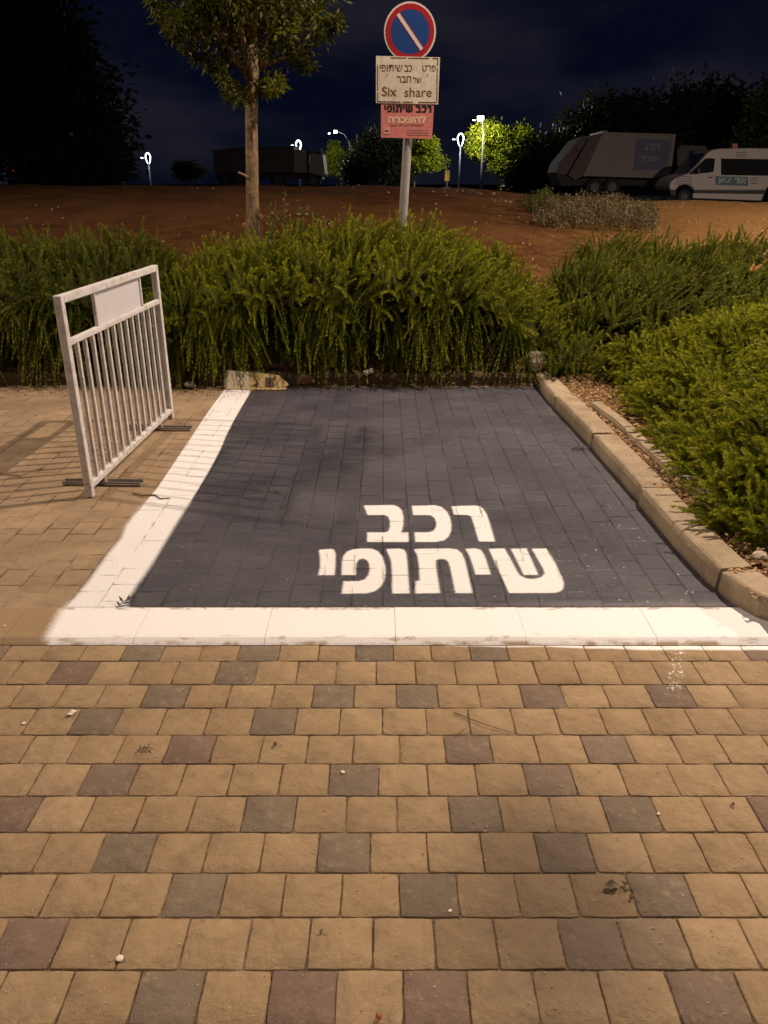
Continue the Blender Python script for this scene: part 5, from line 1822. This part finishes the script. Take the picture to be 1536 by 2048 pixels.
def arm_lamp(px_, py_, pole_px, Y, label, power, mat, tilt=8, color=(1, .96, .85), headpx=7):
    f = foot(pole_px, Y)
    t = empty('street_lamp', tuple(f))
    tag(t, label, 'street lamp', 'street lamps along the far street')
    k = Y * 1.06 / F
    hx = at(px_, py_, Y)[0] - f[0]; hz = at(px_, py_, Y)[2] - f[2]
    zt = hz - .9
    MB().tube([(0, 0, -.2), (0, 0, zt * .5), (0, 0, zt)], [.10, .085, .06], 10).build('pole', M['dull_pole'], t, True)
    MB().tube([(0, 0, zt - .1), (hx * .4, 0, hz - .25), (hx, 0, hz)], .04, 8).build('arm', M['dull_pole'], t, True)
    MB().box((hx, 0, hz + .05), (headpx * k * 1.3, .3, .1), .03).build('lamp_head', M['dull_pole'], t)
    MB().box((hx, -.05, hz - .06), (headpx * k, .36, headpx * k * .75), .04).build('lens', mat, t)
    MB().box((hx - 11 * k, 0, hz - 4 * k), (4 * k, .14, 1.8 * k), .03).build('side_lamp', M['led_dim'], t)
    if power:
        place_light(lamp_data('POINT', 'far_lamp_light', power, color, .2), (hx - .5, -1.2, hz - .5), t)
arm_lamp(671, 262, 701, 80, 'tall street lamp with a long curved arm left of the sign', 700, M['led'], headpx=6)
arm_lamp(961, 235, 962, 64, 'bare bright street lamp glaring above the lit tree', 2300, M['led_warm'], headpx=10)
arm_lamp(1105, 285, 1112, 70, 'small far street lamp shining left of the garbage lorry', 8, M['led_dim'], headpx=8)
arm_lamp(204, 345, 198, 75, 'short pale lamp post in front of the great evergreen', 90, M['led'], headpx=6)

# concrete utility pole and odd things at the far street
t = empty('utility_pole', tuple(foot(700, 83)))
tag(t, 'thick pale concrete pole standing left of the sign', 'utility pole')
zt = at(700, 330, 83)[2] - foot(700, 83)[2]
MB().tube([(0, 0, -.2), (0, 0, zt)], [.26, .24], 12).build('pole', simple('pale_concrete', (.34, .27, .18), .85, .2, 6), t, True)
f = foot(718, 84)
t = empty('concrete_block', tuple(f))
tag(t, 'low pale concrete block lying beside the thick concrete pole', 'block')
m = MB(); m.prism([(-.75, -.2), (-.75, .32), (-.68, .40), (.68, .40), (.75, .32), (.75, -.2)], 'y', -.3, .3)
m.build('block_face', simple('pale_block', (.6, .58, .54), .8, .15, 5), t)
f = foot(894, 72)
t = empty('warning_sign', tuple(f))
tag(t, 'small yellow rectangular sign on a short post by the far street', 'road sign')
zt = at(894, 341, 72)[2] - f[2]
MB().tube([(0, 0, -.2), (0, 0, zt - .1)], .04, 8).build('post', M['lamp_metal'], t)
MB().box((0, -.06, zt - .42), (.42, .02, .84), .005).build('plate', simple('yellow_plate', (.62, .34, .02), .5, .1), t)
f = foot(30, 90)
t = empty('traffic_signal', tuple(f))
tag(t, 'distant traffic signal glowing red at the left edge', 'traffic light')
zt = at(30, 334, 90)[2] - f[2]
MB().tube([(0, 0, -.2), (0, 0, zt)], .07, 8).build('post', M['dark_metal'], t)
MB().box((0, 0, zt - .3), (.4, .25, 1.3), .04).build('housing', M['dark_metal'], t)
MB().tube([(0, -.20, zt - .45), (0, -.12, zt - .45)], .22, 14).build('red_lens', M['red_light'], t)
MB().tube([(0, -.20, zt + .1), (0, -.12, zt + .1)], .14, 14).build('upper_lens', M['blue_light'], t)

# far street island kerb
isl = MB()
a0, a1 = at(830, 373, 72)[0], at(1060, 373, 72)[0]
isl.box(((a0 + a1) / 2, 70.5, .62), (a1 - a0, .4, .5), .03)
o = isl.build('far_kerb', simple('pale_kerb', (.42, .36, .28), .85)); o['kind'] = 'structure'
isl = MB(); isl.box(((a0 + a1) / 2, 73.4, .60), (a1 - a0, 5.2, .46), .02)
o = isl.build('traffic_island', simple('island_soil', (.16, .10, .05), .95, .4, 3)); o['kind'] = 'structure'

# ------------------------------------------------------------------ LITTER
def crumple(name, label, cat, c, size, mat, seed, sub=3, rough=.35, flat=.6):
    r = np.random.default_rng(seed)
    bm = bmesh.new()
    bmesh.ops.create_icosphere(bm, subdivisions=sub, radius=1)
    ph = r.uniform(0, 6.28, (8, 3)); fr = r.uniform(1.5, 6, (8, 3))
    for v in bm.verts:
        n_ = sum(abs(math.sin(v.co.x * fr[i, 0] + ph[i, 0]) + math.sin(v.co.y * fr[i, 1] + ph[i, 1]) + math.sin(v.co.z * fr[i, 2] + ph[i, 2])) for i in range(8)) / 8
        v.co *= (1 - rough + rough * n_) * (1 + r.normal(0, .06))
        v.co.x *= size[0] / 2; v.co.y *= size[1] / 2; v.co.z *= size[2] / 2
    zmin = min(v.co.z for v in bm.verts)
    for v in bm.verts: v.co.z -= zmin
    me = bpy.data.meshes.new(name); bm.to_mesh(me); bm.free()
    o = link(name, me, mat)
    o.location = c
    o.rotation_euler = (0, 0, r.uniform(0, 6))
    tag(o, label, cat)
    return o
M['paper'] = simple('crumpled_paper', (0.40, 0.33, 0.25), 0.8, 0.25, 18)
M['bag'] = simple('thin_plastic', (0.42, 0.36, 0.31), 0.3, 0.25, 14)
M['orange'] = simple('orange_wrapper', (0.45, 0.13, 0.045), 0.5, 0.5, 22)
M['brown_paper'] = simple('brown_wrapper', (0.20, 0.10, 0.06), 0.8, 0.3, 20)
crumple('plastic_bag', 'crumpled pale plastic bag on the soil at the inner corner of the kerbs', 'bag', (1.345, 6.80, .11), (.18, .14, .17), M['bag'], 3)
crumple('paper_wrapper', 'brown crumpled wrapper beside the plastic bag', 'wrapper', (1.20, 6.83, .10), (.14, .11, .11), M['brown_paper'], 5)
crumple('orange_cup', 'crushed orange cup at the foot of the kerb corner', 'cup', tuple(gr(1050, 762)), (.062, .06, .085), M['orange'], 8, 3, .2)
crumple('paper_scrap', 'small crushed pale scrap below the orange cup', 'paper', tuple(gr(1048, 771)), (.04, .03, .022), M['paper'], 21, 2)
crumple('crushed_cup', 'flattened pale paper cup by the rear kerb behind the barrier', 'cup', tuple(gr(380, 775)), (.17, .09, .05), M['paper'], 12)
crumple('paper_scrap', 'crumpled grey brown paper beside the torn carton', 'paper', tuple(gr(612, 771)), (.16, .08, .09), M['brown_paper'], 14)
crumple('paper_scrap', 'torn pale paper stuck on the rear kerb in the middle of the bay head', 'paper', tuple(at(738, 750, 6.69)), (.14, .05, .05), M['paper'], 15)

def carton():
    c = gr(512, 776)
    t = empty('carton', (c[0], c[1], 0), 0.04)
    tag(t, 'flattened torn cardboard carton leaning against the rear kerb above the white line', 'carton')
    t_m = NT('carton_card')
    n1 = t_m.noise(9, 4); n2 = t_m.noise(30, 4, .7)
    col = t_m.mix(n1, (.30, .20, .075), (.47, .36, .17))
    col = t_m.mix(t_m.math('MULTIPLY', t_m.smooth(n2, .6, .7), .7), col, (.10, .06, .03))
    card = t_m.done(col, .8, t_m.bump(n1, .01, .5))
    def sheet_(name, pts, mat, th=.005):
        m = MB()
        A = [m.bm.verts.new(p) for p in pts]
        B = [m.bm.verts.new((p[0], p[1] + th, p[2] - th * .3)) for p in pts]
        n = len(pts)
        m.bm.faces.new(A); m.bm.faces.new(list(reversed(B)))
        for i in range(n): m.bm.faces.new((A[i], B[i], B[(i + 1) % n], A[(i + 1) % n]))
        return m.build(name, mat, t)
    sheet_('panel', [(-.27, -.04, .012), (-.05, -.06, .006), (-.06, .04, .135), (-.25, .045, .150), (-.275, .0, .07)], simple('pale_card', (.46, .38, .27), .8, .25, 10))
    sheet_('panel', [(-.05, -.062, .006), (.24, -.05, .005), (.29, -.02, .035), (.20, .03, .105), (-.06, .038, .135)], card)
    sheet_('flap', [(-.26, -.055, .004), (.26, -.085, .004), (.27, -.045, .012), (-.26, -.03, .014)], card)
    for x in (-.02, .12):
        sheet_('dark_patch', [(x - .035, -.048, .024), (x + .045, -.048, .024), (x + .035, .008, .088), (x - .035, .010, .090)], simple('dark_print', (.085, .05, .03), .8, .3, 14), .002)
carton()

def twig(name, label, pts, r, mat, cat='twig'):
    P = [Vector(p) for p in pts]
    o0 = P[0].copy()
    m = MB().tube([p - o0 for p in P], [r * (1 - .5 * i / (len(P) - 1)) for i in range(len(P))], 5)
    o = m.build(name, mat)
    o.location = o0
    tag(o, label, cat)
zt = ZF + .006
twig('twig', 'long straight thin twig lying across two rows of tan paving', [gr(908, 1425, zt), gr(965, 1447, zt + .004), gr(1028, 1467, zt)], .0022, M['dry_stem'])
twig('twig', 'short twig just below the long twig', [gr(912, 1470, zt), gr(933, 1455, zt)], .002, M['dry_stem'])
twig('twig', 'bent dark twig lying beside the near foot of the barrier', [gr(266, 986, .005), gr(285, 991, .007), gr(310, 990, .006), gr(320, 997, .006), gr(340, 996, .006)], .006, M['dry_stem'])
twig('twig', 'thin broken twig on the paving in the barrier shadow', [gr(0, 947, .005), gr(40, 951, .005), (gr(55, 946, .006)), gr(85, 935, .005)], .004, M['dry_stem'])
twig('twig', 'dry stick on the soil under the hedge near the corner', [(.75, 6.86, .13), (.95, 6.83, .15), (1.15, 6.84, .14)], .004, M['dry_stem'])

M['fallen_leaf'] = simple('fallen_leaf', (0.085, 0.066, 0.028), 0.7, 0.4, 60)
M['dead_leaf'] = simple('curled_dead_leaf', (0.19, 0.12, 0.06), 0.7, 0.35, 60)
M['black_leaf'] = simple('paint_blackened_leaf', (0.035, 0.03, 0.028), 0.6, 0.4, 60)
M['rust_leaf'] = simple('rust_leaf', (0.30, 0.09, 0.03), 0.7, 0.35, 60)
M['lime'] = simple('pale_fleck', (0.62, 0.55, 0.44), 0.8, 0.2, 90)
def sprig_fall(label, c, n, size, mat, spread=.6, a0=0.0, name='fallen_sprig', cat='leaves'):
    """a broken sprig: a stalk with several narrow curled leaves"""
    m = MB()
    m.tube([(-size, 0, .004), (0, .1 * size, .008), (size * .8, 0, .005)], .0016, 5)
    for k in range(n):
        f = -1 + 1.8 * k / max(1, n - 1)
        a = (1 if k % 2 else -1) * rnd.uniform(.4, 1.1)
        p = Vector((f * size, 0, .006))
        L = size * rnd.uniform(.7, 1.1)
        d = Vector((math.cos(a), math.sin(a), 0))
        w = Vector((-d.y, d.x, 0)) * L * .14
        lift = Vector((0, 0, L * rnd.uniform(.05, .4)))
        q = [p, p + d * L * .4 + w + lift * .5, p + d * L * .45 + lift * .25, p + d * L * .4 - w + lift * .5, p + d * L + lift]
        vs = [m.bm.verts.new(v) for v in q]
        for fc in ((0, 1, 2), (0, 2, 3), (1, 4, 2), (2, 4, 3)): m.bm.faces.new([vs[i] for i in fc])
    o = m.build(name, mat, fix=False)
    o.location = c
    o.rotation_euler = (0, 0, a0)
    tag(o, label, cat)
sprig_fall('broken green sprig with several narrow leaves on the tan paving', tuple(gr(288, 1500, ZF + .002)), 7, .022, M['fallen_leaf'], a0=.35)
sprig_fall('dark broken sprig lying on the seam where line and strip meet', tuple(gr(248, 1207, .003)), 7, .045, M['black_leaf'], a0=1.2)
sprig_fall('paint blackened sprig at the right side of the bay by the kerb', tuple(gr(1157, 898, .002)), 9, .05, M['black_leaf'], a0=.2)
sprig_fall('little black sprig lying in the middle of the black paint', tuple(gr(556, 985, .002)), 5, .04, M['black_leaf'], a0=2.0)

def curled_leaf(label, c, size, mat, rz, curl=.35, name='fallen_leaf'):
    m = MB()
    nx, ny = 7, 4
    g = [[None] * ny for _ in range(nx)]
    for i in range(nx):
        f = i / (nx - 1) * 2 - 1
        wid = max(.03, (1 - f * f)) * .30
        for j in range(ny):
            s = j / (ny - 1) * 2 - 1
            g[i][j] = m.bm.verts.new((f * size / 2, s * wid * size, (.004 + abs(s) ** 1.5 * wid * size * curl * 2 + (f * f) * size * curl * .3 + .004 * math.sin(f * 5))))
    for i in range(nx - 1):
        for j in range(ny - 1):
            m.bm.faces.new((g[i][j], g[i + 1][j], g[i + 1][j + 1], g[i][j + 1]))
    o = m.build(name, mat, smooth=True)
    o.location = c
    o.rotation_euler = (0, 0, rz)
    tag(o, label, 'leaf')
curled_leaf('curled olive brown leaf on the paving in front of the darker block', tuple(gr(1222, 1776, ZF + .002)), .042, M['fallen_leaf'], .2)
curled_leaf('second curled leaf tip touching the grey block', tuple(gr(1252, 1773, ZF + .002)), .026, M['fallen_leaf'], -.6)
curled_leaf('small folded yellow leaf below the curled olive leaf', tuple(gr(1262, 1797, ZF + .002)), .015, M['dead_leaf'], 1.0, .6)
curled_leaf('pale straw coloured leaf at a joint on the left of the paving', tuple(gr(145, 1428, ZF + .002)), .036, M['lime'], .9, .2)
curled_leaf('tiny dark curled leaf left of the middle of the paving', tuple(gr(551, 1491, ZF + .002)), .022, M['fallen_leaf'], .9)
curled_leaf('rust red leaf at the lower edge of the paving', tuple(gr(757, 2040, ZF + .002)), .024, M['rust_leaf'], 1.1, .5)
curled_leaf('tan dry leaf on the block near the lower left', tuple(gr(643, 1866, ZF + .002)), .012, M['dead_leaf'], .3, .5)
curled_leaf('tan leaf on the right of the paving near the maroon block', tuple(gr(1465, 1611, ZF + .002)), .018, M['dead_leaf'], 1.7, .3)
for px_, py_, s, lab in ((686, 1545, .012, 'white fleck on the grey block left of centre'), (240, 1918, .016, 'pale dropping on a joint at the lower left'), (48, 1447, .012, 'white fleck at the left edge of the paving'), (9, 1252, .010, 'white dropping on the bare end of the strip'), (900, 1822, .008, 'pale seed on the maroon block near the centre'), (1317, 1628, .009, 'pale seed beside the dark grey block at the right')):
    crumple('white_fleck', lab, 'fleck', tuple(gr(px_, py_, ZF + .001 if py_ > 1282 else .002)), (s, s * 1.2, s * .35), M['lime'], int(px_), 2)
crumple('stone', 'rounded pale stone on the mulch behind the curved kerb end', 'stone', tuple(gr(1518, 1118, .09)), (.07, .06, .035), M['paper'], 44, 3, .15)
